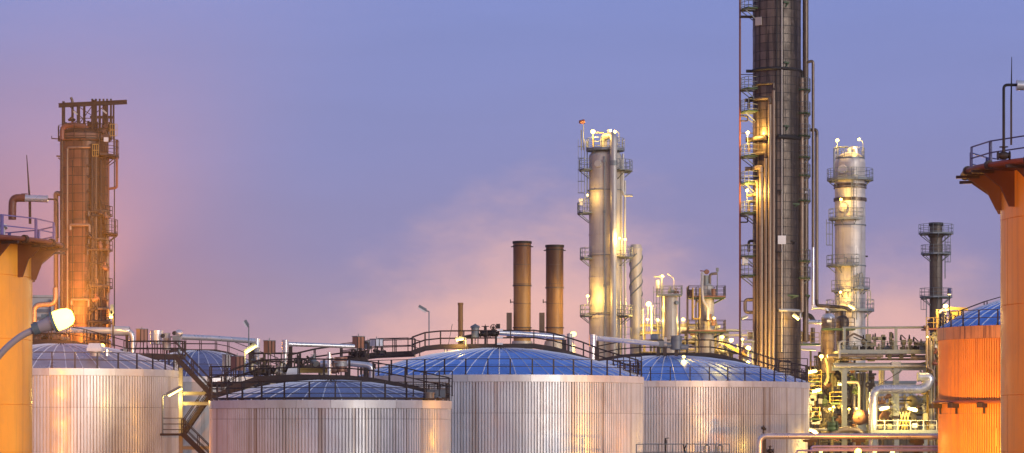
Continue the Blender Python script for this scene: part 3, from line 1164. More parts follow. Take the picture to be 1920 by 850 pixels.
MB().tube(W(1143, 250, D - 1), W(1143, 243, D - 1), .25, 8).tube(W(1143, 246, D - 1), W(1147, 246, D - 1), .14, 8).build('vent_cap', MT['silver'], T)
band(T, Vector((W(1150.5, 0, Dp).x, Dp, 0)), M(6.5, D), at_z(310, D), .55, MT['steel2'], 'pipe_clamp', .05)
MB().tube(W(1133, 293, D - R - .1), W(1133, 700, D - R - .1), .075, 6).build('conduit', MT['steel2'], T)
for y in (302, 397, 536):
    MB().box(W(1133, y, D - R - .12), (.25, .2, .3)).build('conduit_box', MT['steel2'], T, False)
MB().lathe([(.001, .12), (.38, .12), (.42, .05), (.42, -.05)], W(1121, 307, D - R + .12), 16, axis=(-.35, -1, 0)).build('manhole', MT['pale'], T)
platform(T, c, at_z(279, D), .3, R + .35, -180, 179, MT['steel2'], thick=.3, brackets=4, n=14, ends=False)
platform(T, c, at_z(318, D), R, R + 1.15, 165, 215, MT['steel2'], brackets=2, n=4)
platform(T, c, at_z(320, D), R, R + 1.25, -60, 35, MT['steel2'], brackets=3, n=6)
platform(T, c, at_z(399, D), R, R + 1.35, 160, 215, MT['steel2'], brackets=2, n=4)
platform(T, c, at_z(484, D), R, R + 1.05, 165, 215, MT['steel2'], brackets=2, n=4)
platform(T, c, at_z(482, D), R, R + 1.25, -50, 25, MT['steel2'], brackets=2, n=5)
platform(T, c, at_z(591, D), R, R + 1.05, 165, 215, MT['steel2'], brackets=2, n=4)
platform(T, c, at_z(592, D), R, R + 1.25, -50, 25, MT['steel2'], brackets=2, n=5)
p = W(1096, 0, D - .3)
ladder(T, p.x, p.y, at_z(399, D), at_z(262, D), 180, MT['steel2'])
MB().tube(W(1101, 265, D - .5), W(1101, 395, D - .5), .07, 6).build('conduit', MT['steel2'], T)
MB().pipe([W(1104, 371, D - .5), W(1098, 373, D - .5), W(1084, 381, D - .5), W(1084, 393, D - .5), W(1090, 399, D - .5)], .07, .3, 6).build('gate_hoop', MT['steel2'], T)
MB().box(W(1089, 379, D - .6), (.45, .4, .75)).build('instrument_box', MT['white'], T, False)
for x, ya, yb, w in ((1166, 300, 720, 3.2), (1172, 340, 720, 4.2), (1168.5, 290, 362, 4.2)):
    jacket_pipe(T, W(x, 0, D - .8).x, D - .8, at_z(yb, D), at_z(ya, D), M(w, D) / 2, MT['silver_dull'], 3)
jacketed(T, [W(1168.5, 358, D - .9), W(1170, 367, D - .9), W(1186, 367, D - .9)], M(2.3, D), MT['silver_dull'])
MB().tube(W(1094, 233, D), W(1094, 282, D), .05, 6).tube(W(1090, 244, D + .3), W(1090, 282, D + .3), .07, 6).build('mast', MT['steel2'], T)
ws = thing('windsock', 'small dark windsock flying above pale grey column', 'windsock', W(1094, 229, D))
MB().lathe([(.24, 0), (.26, .1), (.2, .6)], W(1096, 228, D), 10, axis=(-1, -.2, -.15)).build('sock', MT['red'], ws)
MB().tube(W(1094, 233, D), W(1094, 228, D), .03, 6).build('pivot', MT['black'], ws)
MB().pipe([W(1161, 282, D), W(1161, 250, D), W(1156, 246, D)], .04, .2, 6).build('lamp_pole', MT['steel2'], T)
MB().tube(W(1112, 282, D - .6), W(1112, 249, D - .6), .06, 6).beam(W(1112, 249, D - .6), W(1131, 249, D - .6), .1, .12).build('lamp_pole', MT['yellow'], T)
floodlight('lit floodlight atop pale grey column, left of the overhead pipe', 1112, 247, D - .8, 500, size=.42, arm=0)
floodlight('lit floodlight atop pale grey column, right of the overhead pipe', 1153, 247, D - .2, 200, size=.30, arm=0)
floodlight('small lit lamp on the ladder gallery of the pale grey column', 1101.5, 366, D - 1.6, 100, size=.24, arm=.3)
floodlight('lit lamp on left lower gallery of the pale grey column', 1102, 555, D - 2.4, 450, arm=1.0)
floodlight('lit lamp between the pale grey column and its right risers', 1161.5, 447, D - 2.4, 500, arm=.8)
floodlight('lit lamp outside the right risers of the pale grey column', 1172, 449, D - 1.4, 200, size=.28, arm=.8)

# ---- white column right of the tallest one
D = 315.0
T, c, R = column('whitish column with many galleries to the right of the tallest column', 'distillation_column', 1594, D, 28.5, 306, MT['pale2'], 14.5, 15, 720, head=21, joint='clad_old', gap=.015, proud=.025)
for y, h, m in ((348, 4, 'brown'), (353, 2, 'brown'), (375, 6, 'brown'), (423, 2, 'steel2'), (499, 2, 'steel2'), (616, 2, 'pale2')):
    band(T, c, R, at_z(y, D), M(h, D), MT[m], w=.16 if m == 'brown' else .10)
platform(T, c, at_z(296, D), .35, R * .97, -180, 179, MT['steel2'], thick=.2, brackets=4, n=12, ends=False)
platform(T, c, at_z(335, D), R, R + .95, -180, 179, MT['steel2'], thick=.3, brackets=6, n=14, ends=False)
platform(T, c, at_z(410, D), R, R + .75, 175, 300, MT['steel2'], thick=.25, n=7)
platform(T, c, at_z(497, D), R, R + 1.0, 175, 285, MT['steel2'], thick=.25, n=6)
platform(T, c, at_z(540, D), R, R + .7, -85, -30, MT['steel2'], thick=.25, n=4)
platform(T, c, at_z(545, D), R, R + .8, 205, 265, MT['steel2'], thick=.25, n=4)
platform(T, c, at_z(580, D), R, R + 1.05, -180, 179, MT['steel2'], thick=.3, brackets=6, n=14, ends=False)
ladder(T, W(1597, 0, D).x, D - R - .35, at_z(408, D), at_z(317, D), -90, MT['steel2'], True, .55)
ladder(T, W(1597, 0, D).x, D - R - .35, at_z(578, D), at_z(483, D), -90, MT['steel2'], True, .55)
ladder(T, W(1561, 0, D - .3).x, D - .3, at_z(495, D), at_z(412, D), 180, MT['steel2'], True, .5)
MB().sweep(rounded([W(1592, 300, D - .3), W(1592, 279, D - .3), W(1604, 278, D - .3), W(1604, 300, D - .3)], .6, 6), M(4.2, D), 10).build('gooseneck', MT['silver'], T)
MB().pipe([W(1564, 335, D - 1.2), W(1564, 277, D - 1.2), W(1590, 276, D - 1.2)], .1, .25, 8).build('davit', MT['steel2'], T)
MB().lathe([(.001, .18), (.50, .18), (.55, .05), (.55, -.2)], W(1580, 318, D - R + .1), 16, axis=(-.4, -1, .1)).build('manhole', MT['pale2'], T)
for y in (389, 492, 577):
    MB().lathe([(.001, .16), (.50, .16), (.55, .05), (.55, -.2)], W(1581, y, D - R + .1), 16, axis=(-.35, -1, 0)).build('manhole', MT['pale2'], T)
    MB().pipe([W(1583, y - 9, D - R - .35), W(1588, y - 9, D - R - .35), W(1589, y + 2, D - R - .35), W(1584, y + 8, D - R - .35)], .05, .3, 6).build('davit_arm', MT['steel2'], T)
for x, ya, yb in ((1606, 515, 600), (1612, 512, 540), (1627, 545, 640)):
    MB().pipe([W(x, yb, D - R - .3), W(x, ya, D - R - .3), W(x + 5, ya, D - R - .3), W(x + 5, ya + 25, D - R - .3)], .07, .2, 6).build('conduit', MT['steel2'], T)
MB().beam(W(1619, 481, D), W(1627, 481, D), .2, .18).build('lug', MT['black'], T)
for x, y in ((1570, 264), (1611, 262)):
    MB().tube(W(x if x < 1600 else 1618, 297, D - .5), W(x if x < 1600 else 1618, y + 3, D - .5), .05, 6).beam(W(x if x < 1600 else 1618, y + 3, D - .5), W(x, y, D - .5), .05, .05).build('lamp_pole', MT['steel2'], T)
floodlight('lit floodlight atop the whitish column, left one of two', 1570, 263, D - .6, 300, size=.34, arm=0)
floodlight('lit floodlight atop the whitish column, right one of two', 1611, 261.5, D - .6, 240, size=.32, arm=0)
floodlight('lit floodlight on the front of the whitish column below its rust rings', 1577, 374, D - 3.2, 420, arm=.9)
floodlight('lit floodlight low on the left flank of the whitish column', 1576, 548, D - 3.4, 500, arm=.9)
tube_lamp('lit tube lamp on the lowest gallery of the whitish column', 1597, 575, D - 3.6, -32, 120, .95)

# ---- slim dark stack far right
D = 350.0
T, c, R = column('slim dark column with three ring galleries near the orange tank', 'distillation_column', 1755, D, 12, 421, MT['dark_stack'], 20, 8, 640, joint='black')
for y, r, h in ((437, 1.75, 1.1), (475, 1.45, 1.05), (556, 1.6, 1.05)):
    platform(T, c, at_z(y, D), R, R + r - .9 + .6, -180, 179, MT['steel2'], thick=.2, brackets=6, n=10, ends=False, h=h)
MB().lathe([(R + .05, at_z(424, D)), (R + .12, at_z(424, D)), (R + .12, at_z(418, D)), (R - .1, at_z(418, D))], c, 16).build('rim', MT['black'], T)
MB().lathe([(R, at_z(447, D)), (R + .5, at_z(438, D)), (R + .5, at_z(437.5, D))], c, 12).build('cone_support', MT['dark_stack'], T)
ladder(T, W(1772, 0, D - .2).x, D - .2, at_z(523, D), at_z(440, D), 0, MT['steel2'], True, .55)
ladder(T, W(1737, 0, D - .2).x, D - .2, at_z(612, D), at_z(558, D), 180, MT['steel2'], True, .55)

# ---- dark column at left, lit from below
D = 265.0
T, c, R = column('dark brown column with black steel frame on its head at left', 'distillation_column', 158, D, 45, 268, MT['rusty'], 16.2, 17, 660, gap=.06)
TL = T
zt = at_z(268, D)


def onl(x, extra=0.0):
    dx = (x - 158) / F * D
    return D - math.sqrt(max(.04, R * R - dx * dx)) - extra


MB().lathe([(R - .2, at_z(267, D)), (R + .02, at_z(267, D)), (R + .14, at_z(262, D)), (R + .02, at_z(254, D)), (R - .3, at_z(252, D))], c, 32).build('collar', MT['drum'], T)
MB().lathe([(R * math.cos(a) * .97, at_z(254, D) + .85 * math.sin(a)) for a in [pi / 2 * i / 8 for i in range(8)]] + [(.001, at_z(254, D) + .85)], c, 24).build('head', MT['black'], T)
for x, yt, w, m in ((105, 366, 9, 'brown_pipe'), (117, 262, 7, 'brown'), (126.5, 279, 4, 'brown_pipe'), (136, 300, 2, 'black'), (172.5, 270, 6, 'black'), (180, 285, 3, 'brown'), (189, 300, 3, 'black'), (201.5, 400, 5, 'brown_pipe')):
    d = onl(x, .15 + M(w, D) / 2) if abs(x - 158) < 45 else D - .2
    jacket_pipe(T, W(x, 0, d).x, d, at_z(690, d), at_z(yt, d), M(w, d) / 2, MT[m], .9)
MB().sweep(rounded([W(105, 372, D - .2), W(104.5, 362, D - .2), W(116, 364, D - .4)], .3, 5), M(4.6, D), 10).build('elbow', MT['brown_pipe'], T)
MB().pipe([W(126.5, 284, onl(126, .3)), W(127, 277, onl(126, .3)), W(150, 276.5, onl(150, .3)), W(172, 276, onl(172, .3))], .1, .2, 8).build('header_pipe', MT['brown_pipe'], T)
# ring headers and small bore tangle on the right face
rng = random.Random(3)
for y, x0, x1, w, m in ((396, 166, 203, 5, 'brown'), (405, 170, 196, 3, 'black'), (422, 132, 168, 5, 'brown_pipe'), (448, 166, 200, 4, 'brown'), (468, 164, 203, 5, 'brown'), (494, 168, 200, 3, 'black'), (536, 164, 204, 5, 'brown'), (562, 134, 166, 4, 'brown_pipe'), (579, 168, 204, 5, 'brown'), (603, 166, 206, 5, 'black'), (622, 166, 206, 5, 'brown'), (640, 160, 206, 6, 'brown')):
    pth = [W(x0 + (x1 - x0) * i / 7, y, onl(min(201, x0 + (x1 - x0) * i / 7), .45)) for i in range(8)]
    MB().pipe([pth[0] + Vector((0, 0, -.5))] + pth + [pth[-1] + Vector((0, 0, -.7))], M(w, D) / 2, .2, 8).build('header_pipe', MT[m], T)
for i in range(20):
    x = rng.uniform(166, 202)
    y = rng.uniform(390, 620)
    L = rng.uniform(15, 60)
    MB().beam(W(x, y, onl(min(x, 200), .40)), W(x, y + L, onl(min(x, 200), .40)), .08, .08).build('conduit', MT[rng.choice(['black', 'brown', 'steel'])], T, False)
for i in range(14):
    x = rng.uniform(168, 203)
    y = rng.uniform(395, 640)
    valve(T, W(x, y, onl(min(x, 200), .6)), rng.uniform(.13, .24), MT[rng.choice(['drum', 'black', 'steel'])], (rng.uniform(-1, 1), 0, rng.uniform(-1, 1)), rng.random() < .5)
platform(T, c, at_z(438, D), R, R + .95, -40, 30, MT['steel'], thick=.16, n=5, h=1.35)
platform(T, c, at_z(292, D), R, R + 1.05, -55, 25, MT['steel'], thick=.2, n=5, h=1.5)
platform(T, c, at_z(405, D), R, R + .5, -75, -5, MT['black'], thick=.14, n=5, h=.9)
platform(T, c, at_z(470, D), R, R + .5, -75, -5, MT['black'], thick=.14, n=5, h=.9)
platform(T, c, at_z(540, D), R, R + .5, -75, -5, MT['black'], thick=.14, n=5, h=.9)
platform(T, c, at_z(606, D), R, R + .5, -75, -5, MT['black'], thick=.14, n=5, h=.9)
MB().tube(W(214.5, 246, D), W(214.5, 690, D), .06, 6).build('cable', MT['black'], T)
MB().pipe([W(219, 262, D), W(219, 352, D), W(201, 355, D)], .13, .2, 8).build('drain_pipe', MT['red'], T)
MB().tube(W(203.5, 290, D), W(203.5, 690, D), .1, 6).build('drain_pipe', MT['red'], T)
MB().beam(W(97, 260, D), W(114, 261, D), .1, .1).beam(W(97, 255, D), W(97, 261, D), .06, .06).build('davit', MT['black'], T)
MB().beam(W(106, 293, D - .3), W(120, 294, D - .3), .2, .14).beam(W(109, 296, D - .3), W(119, 304, D - .3), .07, .1).build('bracket', MT['olive'], T)
MB().box(W(199, 262, D - 2.6), (.42, .3, .42)).build('junction_box', MT['white'], T, False)
for cx, cy, w, h in ((213, 244, 13, 22), (179, 282, 11, 22)):
    d = D - 2.9
    k = MB()
    for i in range(4):
        k.beam(W(cx - w / 2 + w * i / 3, cy - h / 2, d), W(cx - w / 2 + w * i / 3, cy + h / 2, d), .045, .045)
        k.beam(W(cx - w / 2 + w * i / 3, cy - h / 2, d + .7), W(cx - w / 2 + w * i / 3, cy + h / 2, d + .7), .045, .045)
    for yy in (-.5, 0, .5):
        for dd in (0, .7):
            k.beam(W(cx - w / 2, cy + h * yy, d + dd), W(cx + w / 2, cy + h * yy, d + dd), .05, .05)
    k.build('ladder_gate', MT['yellow'], T, False)
for y in (310, 331, 358, 385):
    MB().lathe([(.001, .1), (.16, .1), (.16, -.1)], W(167, y, onl(167, .1)), 8, axis=(0, -1, 0)).build('nozzle', MT['black'], T)
# steel frame with lifting beam over the head
k = MB()
for x, y1 in ((119, 194), (147, 196), (175, 190), (201, 196), (213, 196)):
    k.ibeam(W(x, 262, D - 1.3), W(x, y1, D - 1.3), .30, .30) if x < 200 else k.beam(W(x, 262, D - 1.3), W(x, y1, D - 1.3), .16, .16)
for x, y1 in ((119, 198), (158, 196), (198, 194)):
    k.beam(W(x, 262, D + 1.6), W(x, y1, D + 1.6), .22, .22)
k.build('frame_column', MT['black'], T, False)
k = MB().ibeam(W(110, 198, D - 1.3), W(238, 191.5, D - 1.3), .30, .42).ibeam(W(118, 196, D + 1.6), W(215, 192, D + 1.6), .3, .3)
k.ibeam(W(119, 193, D - 1.3), W(119, 195, D + 1.6), .25, .3).ibeam(W(175, 190, D - 1.3), W(178, 192, D + 1.6), .25, .3)
k.build('lifting_beam', MT['black'], T, False)
k = MB()
for a_, b_ in (((119, 245), (147, 225)), ((128, 198), (175, 240)), ((147, 235), (172, 200)), ((147, 200), (174, 218)), ((176, 215), (200, 196)), ((119, 232), (213, 232)), ((119, 248), (213, 248)), ((147, 222), (213, 222))):
    k.beam(W(*a_, D - 1.2), W(*b_, D - 1.2), .07, .07)
k.build('bracing', MT['black'], T, False)
for x in (173, 180, 187, 194, 201, 208):
    MB().lathe([(.001, 0), (.13, 0), (.13, 1.4), (.22, 1.4), (.22, 1.6), (.10, 1.6), (.10, 3.3), (.001, 3.3)], Vector((W(x, 0, D - .3).x, D - .3, at_z(258, D) - .4 + .9)), 8).build('relief_valve', MT['black'], T)
    MB().tube(W(x, 262, D - .3), W(x, 240, D - .3), .14, 8).build('riser', MT['black'], T)
MB().sweep(rounded([W(117, 262, D - 1.9), W(117, 238, D - 1.9), W(135, 234, D - 1.9), W(160, 238, D - 1.5), W(168, 250, D - 1.2)], 1.0, 6), M(5, D), 10).build('gooseneck', MT['red'], T)
MB().pipe([W(136, 252, D - .4), W(136, 190, D - .4), W(133, 183, D - .4)], .13, .25, 8).build('vent_pipe', MT['brown'], T)
for x, y in ((141, 212), (196, 210)):
    MB().beam(W(x - 3, y - 3, D - 1.6), W(x + 4, y + 3, D - 1.6), .2, .16).build('dead_lamp', MT['pale'], T)
MB().sweep([W(128, 226, D - 1), W(134, 223, D - 1), W(141, 226, D - 1)], [.1, .25, .12], 8).build('pipe_fitting', MT['black'], T)
rng = random.Random(77)
for i in range(26):
    x, y = rng.uniform(122, 210), rng.uniform(226, 252)
    dd = D + rng.uniform(-1.6, 1.6)
    MB().beam(W(x, y, dd), W(x, 264, dd), rng.uniform(.08, .22), rng.uniform(.08, .22)).build('pipework', MT['black'], T, False)
for i in range(12):
    x, y = rng.uniform(125, 205), rng.uniform(238, 262)
    valve(T, W(x, y, D - 1.5), rng.uniform(.16, .28), MT[rng.choice(['black', 'steel', 'drum'])], (rng.uniform(-1, 1), .2, rng.uniform(-.5, .5)))
platform(T, c, at_z(262, D), R - .3, R + .25, -180, 179, MT['black'], thick=.16, n=14, ends=False, h=1.3, brackets=2)
mast = thing('cable_mast', 'thin mast with small downlight beside dark brown column', 'mast', W(212, 650, 200))
MB().tube(W(212, 650, 200), W(212, 575, 200), .065, 6).build('pole', MT['steel'], mast)
MB().box(W(210.5, 580, 200), (.25, .25, .7)).box(W(208.5, 589, 200), (.22, .25, .45)).build('housing', MT['steel2'], mast, False)
MB().box(W(208.5, 595, 200), (.26, .26, .12)).build('lens', MT['coolw'], mast, False)
lit(mast, W(208.5, 598, 199.5), WARM, 150)
floodlight('added sodium floodlight aimed up at the foot of the dark brown column, right', 192, 648, D - 11, 2200, SOD, 'sodium', .4, 1.0, off=(0, .9, .3))  # added pair of fixtures that tint the column orange from below
floodlight('added sodium floodlight aimed up at the foot of the dark brown column, left', 128, 642, D - 11, 6000, SOD, 'sodium', .4, 1.0, off=(0, .9, .3))

# ------------------------------------------------------------------ stacks
D = 300.0


def stack(label, x, w, ytop, yjoint, dark):
    R = M(w, D) / 2
    sm = MT['stack2'] if dark else MT['stack']
    T = thing('exhaust_stack', label, 'stack', (W(x, 0, D).x, D, 0), 'twin rusty exhaust stacks')
    c = Vector((T.location.x, D, 0))
    zt, zj = at_z(ytop, D), at_z(yjoint, D)
    MB().lathe([(R * .97, at_z(640, D)), (R * .97, zj - .05)], c, 28).build('lower_section', sm, T)
    MB().lathe([(R, zj + .05), (R, zt - .25), (R * .9, zt - .25), (R * .9, zt - 1.5)], c, 28).build('upper_section', sm, T)
    MB().lathe([(R * 1.22, 0), (R * 1.22, at_z(648, D)), (R * 1.12, at_z(640, D)), (R * .97, at_z(640, D))], c, 28).build('base_cone', MT['pale'], T)
    for z, h, q in ((zj, .14, 1.07), (zt - .12, .26, 1.08), (at_z(ytop + 9, D), .12, 1.06), (at_z(615, D), .12, 1.07), (at_z(533, D), .05, 1.015), (at_z(570, D), .05, 1.015), (at_z(497, D), .05, 1.015)):
        MB().lathe([(R * .97, z - h / 2), (R * q, z - h / 2), (R * q, z + h / 2), (R * .9, z + h / 2)], c, 28).build('flange_ring', MT['black'] if z > zt - .8 else MT['dark_stack'], T)
    MB().box(c + Vector((-R - .45, -.3, at_z(610, D))), (.6, .7, M(46, D))).build('cable_cabinet', MT['dark_stack'], T, False)
    MB().beam(c + Vector((-R - .25, -.4, at_z(567, D))), c + Vector((-R + .1, -.4, at_z(567, D))), .1, .1).tube(c + Vector((-R - .3, -.4, at_z(569, D))), c + Vector((-R - .3, -.4, at_z(562, D))), .06, 6).build('sampling_port', MT['black'], T)
    for s in (-1, 1):
        MB().beam(c + Vector((s * R * .9, 0, at_z(ytop + 10, D))), c + Vector((s * (R + .25), 0, at_z(ytop + 10, D))), .12, .1).build('lug', MT['black'], T)
    return T, c, R


T, c, R = stack('left of the twin rusty stacks, with step irons up its front', 979, 33.5, 453, 536, False)
st = MB().beam((-.16, 0, 0), (.16, 0, 0), .05, .05).mesh('step_iron', MT['stack'], smooth=False)
z = at_z(640, D)
while z < at_z(470, D):
    t = RAD(-118)
    put('step_iron', st, T, Vector((math.cos(t) * (R + .08), math.sin(t) * (R + .08), z)), t + pi / 2)
    z += .34
stack('right of the twin rusty stacks, with darker soot stained top', 1040, 33, 460, 540, True)
D = 320.0
ch = thing('thin_chimney', 'thin brown chimney left of the twin rusty stacks', 'chimney', (W(863.5, 0, D).x, D, 0))
MB().lathe([(.30, 0), (.30, at_z(572, D)), (.34, at_z(572, D)), (.34, at_z(568, D)), (.25, at_z(568, D)), (.25, at_z(580, D))], ch.location, 14).build('flue', MT['stack'], ch)
MB().lathe([(.34, at_z(600, D)), (.34, at_z(602, D)), (.30, at_z(602, D))], ch.location, 14).build('collar', MT['stack'], ch)

# ---- stack wound with helical strakes
D = 310.0
hs = thing('strake_stack', 'pale stack wound with spiral strakes beside the pale grey column', 'stack', (W(1192.5, 0, D).x, D, 0))
R = M(11.3, D)
c = hs.location
MB().lathe([(R, 0), (R, at_z(470, D)), (R * 1.08, at_z(470, D)), (R * 1.08, at_z(466, D)), (R, at_z(466, D)), (R * .85, at_z(459, D)), (R * .7, at_z(459, D)), (R * .7, at_z(470, D))], c, 24).build('flue', MT['pale'], hs)
for y in (510, 560, 595, 625):
    MB().lathe([(R, at_z(y, D) - .05), (R * 1.04, at_z(y, D) - .05), (R * 1.04, at_z(y, D) + .05), (R, at_z(y, D) + .05)], c, 24).build('joint_ring', MT['pale'], hs)
for k in range(3):
    pts = []
    for i in range(61):
        t = -2 * pi * i / 60 * 1.18 + 2 * pi * k / 3 + .6
        pts.append(c + Vector((math.cos(t) * (R + .03), math.sin(t) * (R + .03), at_z(476, D) - (at_z(476, D) - at_z(556, D)) * i / 60)))
    MB().sweep(pts, .085, 5).build('strake', MT['steel2'], hs)
ladder(hs, W(1206, 0, D - .3).x, D - .3, at_z(660, D), at_z(560, D), 0, MT['pale'], False)


# ------------------------------------------------------------------ roof equipment, left tank
def drum(T, p, w, h, mat, name='drum', legs=0.0, axis=None):
    """ribbed vessel with flanged lids; p = middle of its base"""
    r = w / 2
    MB().lathe([(.001, 0), (r * .96, 0), (r * 1.05, .03), (r * 1.05, .09), (r, .10), (r, h * .66), (r * 1.06, h * .68), (r * 1.06, h * .74), (r, h * .76), (r, h - .08), (r * 1.05, h - .07), (r * 1.05, h), (.001, h + .04)], p, 18, axis=axis).build(name, mat, T)
    if legs:
        for k in range(3):
            t = 2 * pi * k / 3 - .5
            q = Vector(p) + Vector((math.cos(t) * r * .8, math.sin(t) * r * .8, 0))
            MB().beam(q, q - Vector((0, 0, legs)), .07, .07).build('leg', MT['steel'], T, False)


def hatch(label, px, py, D, wpx, hpx, neck):
    p = W(px, py, D)
    T = thing('roof_hatch', label, 'hatch', p - Vector((0, 0, neck)))
    w, h = M(wpx, D), M(hpx, D)
    b = MB()
    for z, k in ((0, 1.0), (h * .35, 1.0), (h, .72)):
        b.v += [p + Vector((x * w / 2 * k, y * w / 2 * k, z)) for x, y in ((-1, -1), (1, -1), (1, 1), (-1, 1))]
    for j in (0, 4):
        for i in range(4):
            b.f.append((j + i, j + (i + 1) % 4, j + 4 + (i + 1) % 4, j + 4 + i))
    b.f += [(8, 9, 10, 11), (3, 2, 1, 0)]
    b.build('hood', MT['white'], T, False)
    MB().lathe([(w * .36, -neck), (w * .36, 0)], p, 16).lathe([(w * .50, -neck * .25), (w * .50, -.02), (w * .36, -.02)], p, 16).build('neck', MT['silver_dull'], T)


hatch('white hooded roof hatch on the dome behind the street lamp', 178, 659, 189, 27, 15, .35)
LT = thing('roof_catwalk', 'catwalk and equipment deck on the left ribbed tank', 'catwalk', W(290, 690, 197))
walkway(LT, [(60, 640), (128, 640), (160, 646), (200, 657), (240, 668), (345, 668)], 197, 1.3, MT['steel'], sp=1.7, legs=[(160, 646, 656), (200, 658, 668), (262, 670, 690), (330, 670, 692)])
walkway(LT, [(236, 667), (345, 667)], 205, 2.0, MT['steel'], sp=1.6)
T = thing('vapour_pipe', 'thick silver vapour pipe bending down behind the street lamp', 'pipe', W(248, 668, 202))
jacketed(T, [W(60, 618, 202), W(180, 619.5, 202), W(248, 622, 202), W(248, 670, 202)], M(6, 202), MT['silver'], br=.5, step=1.5)
MB().lathe([(M(8, 202), -.7), (M(9, 202), -.62), (M(9, 202), .62), (M(8, 202), .7)], W(226, 621, 202), 16, axis=(1, 0, -.03)).build('expansion_joint', MT['silver'], T)
MB().beam(W(238, 628, 201.5), W(238, 668, 201.5), .2, .2).build('support', MT['steel'], T)
MB().tube(W(200, 668, 190), W(200, 655, 190), .14, 8).build('stub', MT['silver'], T)
vent_box('copper coloured cabinet with shiny door beside the vapour pipe elbow', 266, 642, 200, 21, 24, 668)
T = thing('separator_drum', 'silver upright drum with small drum on the left tank deck', 'drum', W(300, 667, 205))
drum(T, W(294, 646, 205), M(23, 205), M(26, 205), MT['silver'], legs=M(21, 205))
drum(T, W(313, 657, 204), M(13, 204), M(32, 204), MT['silver_dull'], 'small_drum', legs=M(10, 204))
for x, y, r in ((327, 625, 4), (305, 630, 4)):
    MB().lathe([(.001, -.1), (M(r, 203), -.1), (M(r, 203), .1), (.001, .1)], W(x, y, 203), 12, axis=(.3, -1, 0)).build('gauge', MT['black'], T)
MB().lathe([(.001, -.3), (M(4, 203), -.26), (M(6.5, 203), -.1), (M(6.5, 203), .15), (.001, .3)], W(336, 625, 203), 14, axis=(-.4, -1, .1)).build('breather_cap', MT['silver'], T)
MB().tube(W(336, 630, 203), W(336, 667, 203), .1, 8).box(W(330, 636, 203), (.5, .4, .5)).build('stand', MT['steel2'], T)
vent_box('small pale cabinet low beside the silver drums', 232, 668, 194, 12, 12, 674, ('silver_dull', 'silver'))
T = thing('transfer_pipe', 'long silver pipe from left tank ending in upright pillar', 'pipe', W(482, 690, 214))
jacketed(T, [W(338, 632, 206), W(400, 634.5, 210), W(480, 640, 214)], M(5, 210), MT['silver'], step=1.5)
drum(T, W(481.5, 690, 214), M(12, 214), M(55, 214), MT['silver'], 'pillar')
MB().beam(W(472, 644, 214), W(472, 692, 214), .3, .3).build('support', MT['steel'], T)

BK = thing('roof_catwalk', 'catwalk arching over the dome of the older panelled tank', 'catwalk', W(380, 680, 250))
walkway(BK, [(318, 657), (405, 657.5), (428, 662), (470, 678), (520, 696)], 250, 1.3, MT['steel'], h=1.25, sp=1.6, legs=[(380, 658, 668), (420, 661, 674), (450, 671, 684)], legmat=MT['steel'])

# zigzag stair between left tank and front tank
Ds = 184.0
ZS = thing('zigzag_stair', 'open zigzag steel stair between the left and front tanks', 'stair', W(365, 860, Ds))
stair(ZS, W(328, 668, Ds), W(394, 738, Ds), .95, MT['steel'])
stair(ZS, W(396, 740, Ds + 1.3), W(346, 812, Ds + 1.3), .95, MT['steel'])
stair(ZS, W(342, 813, Ds), W(402, 872, Ds), .95, MT['steel'])
MB().box(W(402, 741, Ds + .6), (M(28, Ds), 2.4, .16)).build('landing', MT['steel'], ZS, False)
MB().box(W(325, 815, Ds + .6), (M(42, Ds), 2.4, .16)).build('landing', MT['steel'], ZS, False)
line_railing(ZS, [W(345, 813, Ds - .6), W(305, 813, Ds - .6), W(305, 813, Ds + 1.8)], MT['steel'], 1.05, 1.4, .06, (1, .62, .25))
line_railing(ZS, [W(394, 738, Ds - .6), W(416, 738, Ds - .6), W(416, 738, Ds + 1.8)], MT['steel'], 1.1, 1.0, .06, (1, .5))
for x, d in ((339, Ds + .7), (339, Ds + 1.9), (414, Ds + 1.9)):
    MB().ibeam(W(x, 690 if x < 400 else 742, d), W(x, 1080, d), .26, .26).build('column', MT['galv'], ZS, False)
for y in (738, 757, 840):
    MB().ibeam(W(339, y, Ds + .7), W(402, y, Ds + .7), .18, .24).build('beam', MT['galv'], ZS, False)
MB().box(W(413, 727, Ds - .5), (.35, .3, .9)).build('switch_box', MT['silver_dull'], ZS, False)
tube_lamp('bright tube lamp on bent pole above the zigzag stair landing', 327, 733, Ds - .8, 28, 230, 1.15, (305, 813), (1.0, .66, .16), off=(-.1, .1, -.55))

# ------------------------------------------------------------------ roof equipment, front tank
FW = thing('roof_catwalk', 'dark catwalk crossing the slate dome of the front tank', 'catwalk', W(620, 713, 170))
walkway(FW, [(392, 741), (418, 737), (440, 724), (486, 708), (560, 705), (655, 707), (700, 711.5), (760, 722.5), (795, 731), (842, 741)], 170, 1.2, MT['steel'], thick=.40, sp=1.35,
        legs=[(480, 712, 722), (545, 710, 718), (700, 716, 722), (770, 728, 736)])
walkway(FW, [(395, 719), (505, 718)], 177, 1.2, MT['steel'], thick=.25, sp=1.0)
line_railing(FW, [W(775, 743, 166), W(848, 743, 166), W(848, 743, 172)], MT['steel'], 1.55, .9, .07, (1, .7, .4))
MB().box(W(815, 738, 167), (M(40, 167), .8, .5)).build('step_block', MT['steel2'], FW, False)
MB().lathe([(.3, 0), (.3, .28), (.34, .28), (.34, .36), (.001, .36)], W(805, 747, 165.2), 14).build('manhole', MT['brown_pipe'], FW)
FB = thing('equipment_deck', 'crowded equipment deck between the front and widest tanks', 'platform', W(560, 730, 184))
walkway(FB, [(470, 693), (560, 693)], 182, 2.2, MT['steel'], thick=.3, sp=1.1)
walkway(FB, [(535, 697), (590, 684), (640, 677), (690, 672)], 188, 1.2, MT['steel'], thick=.25, sp=1.3)
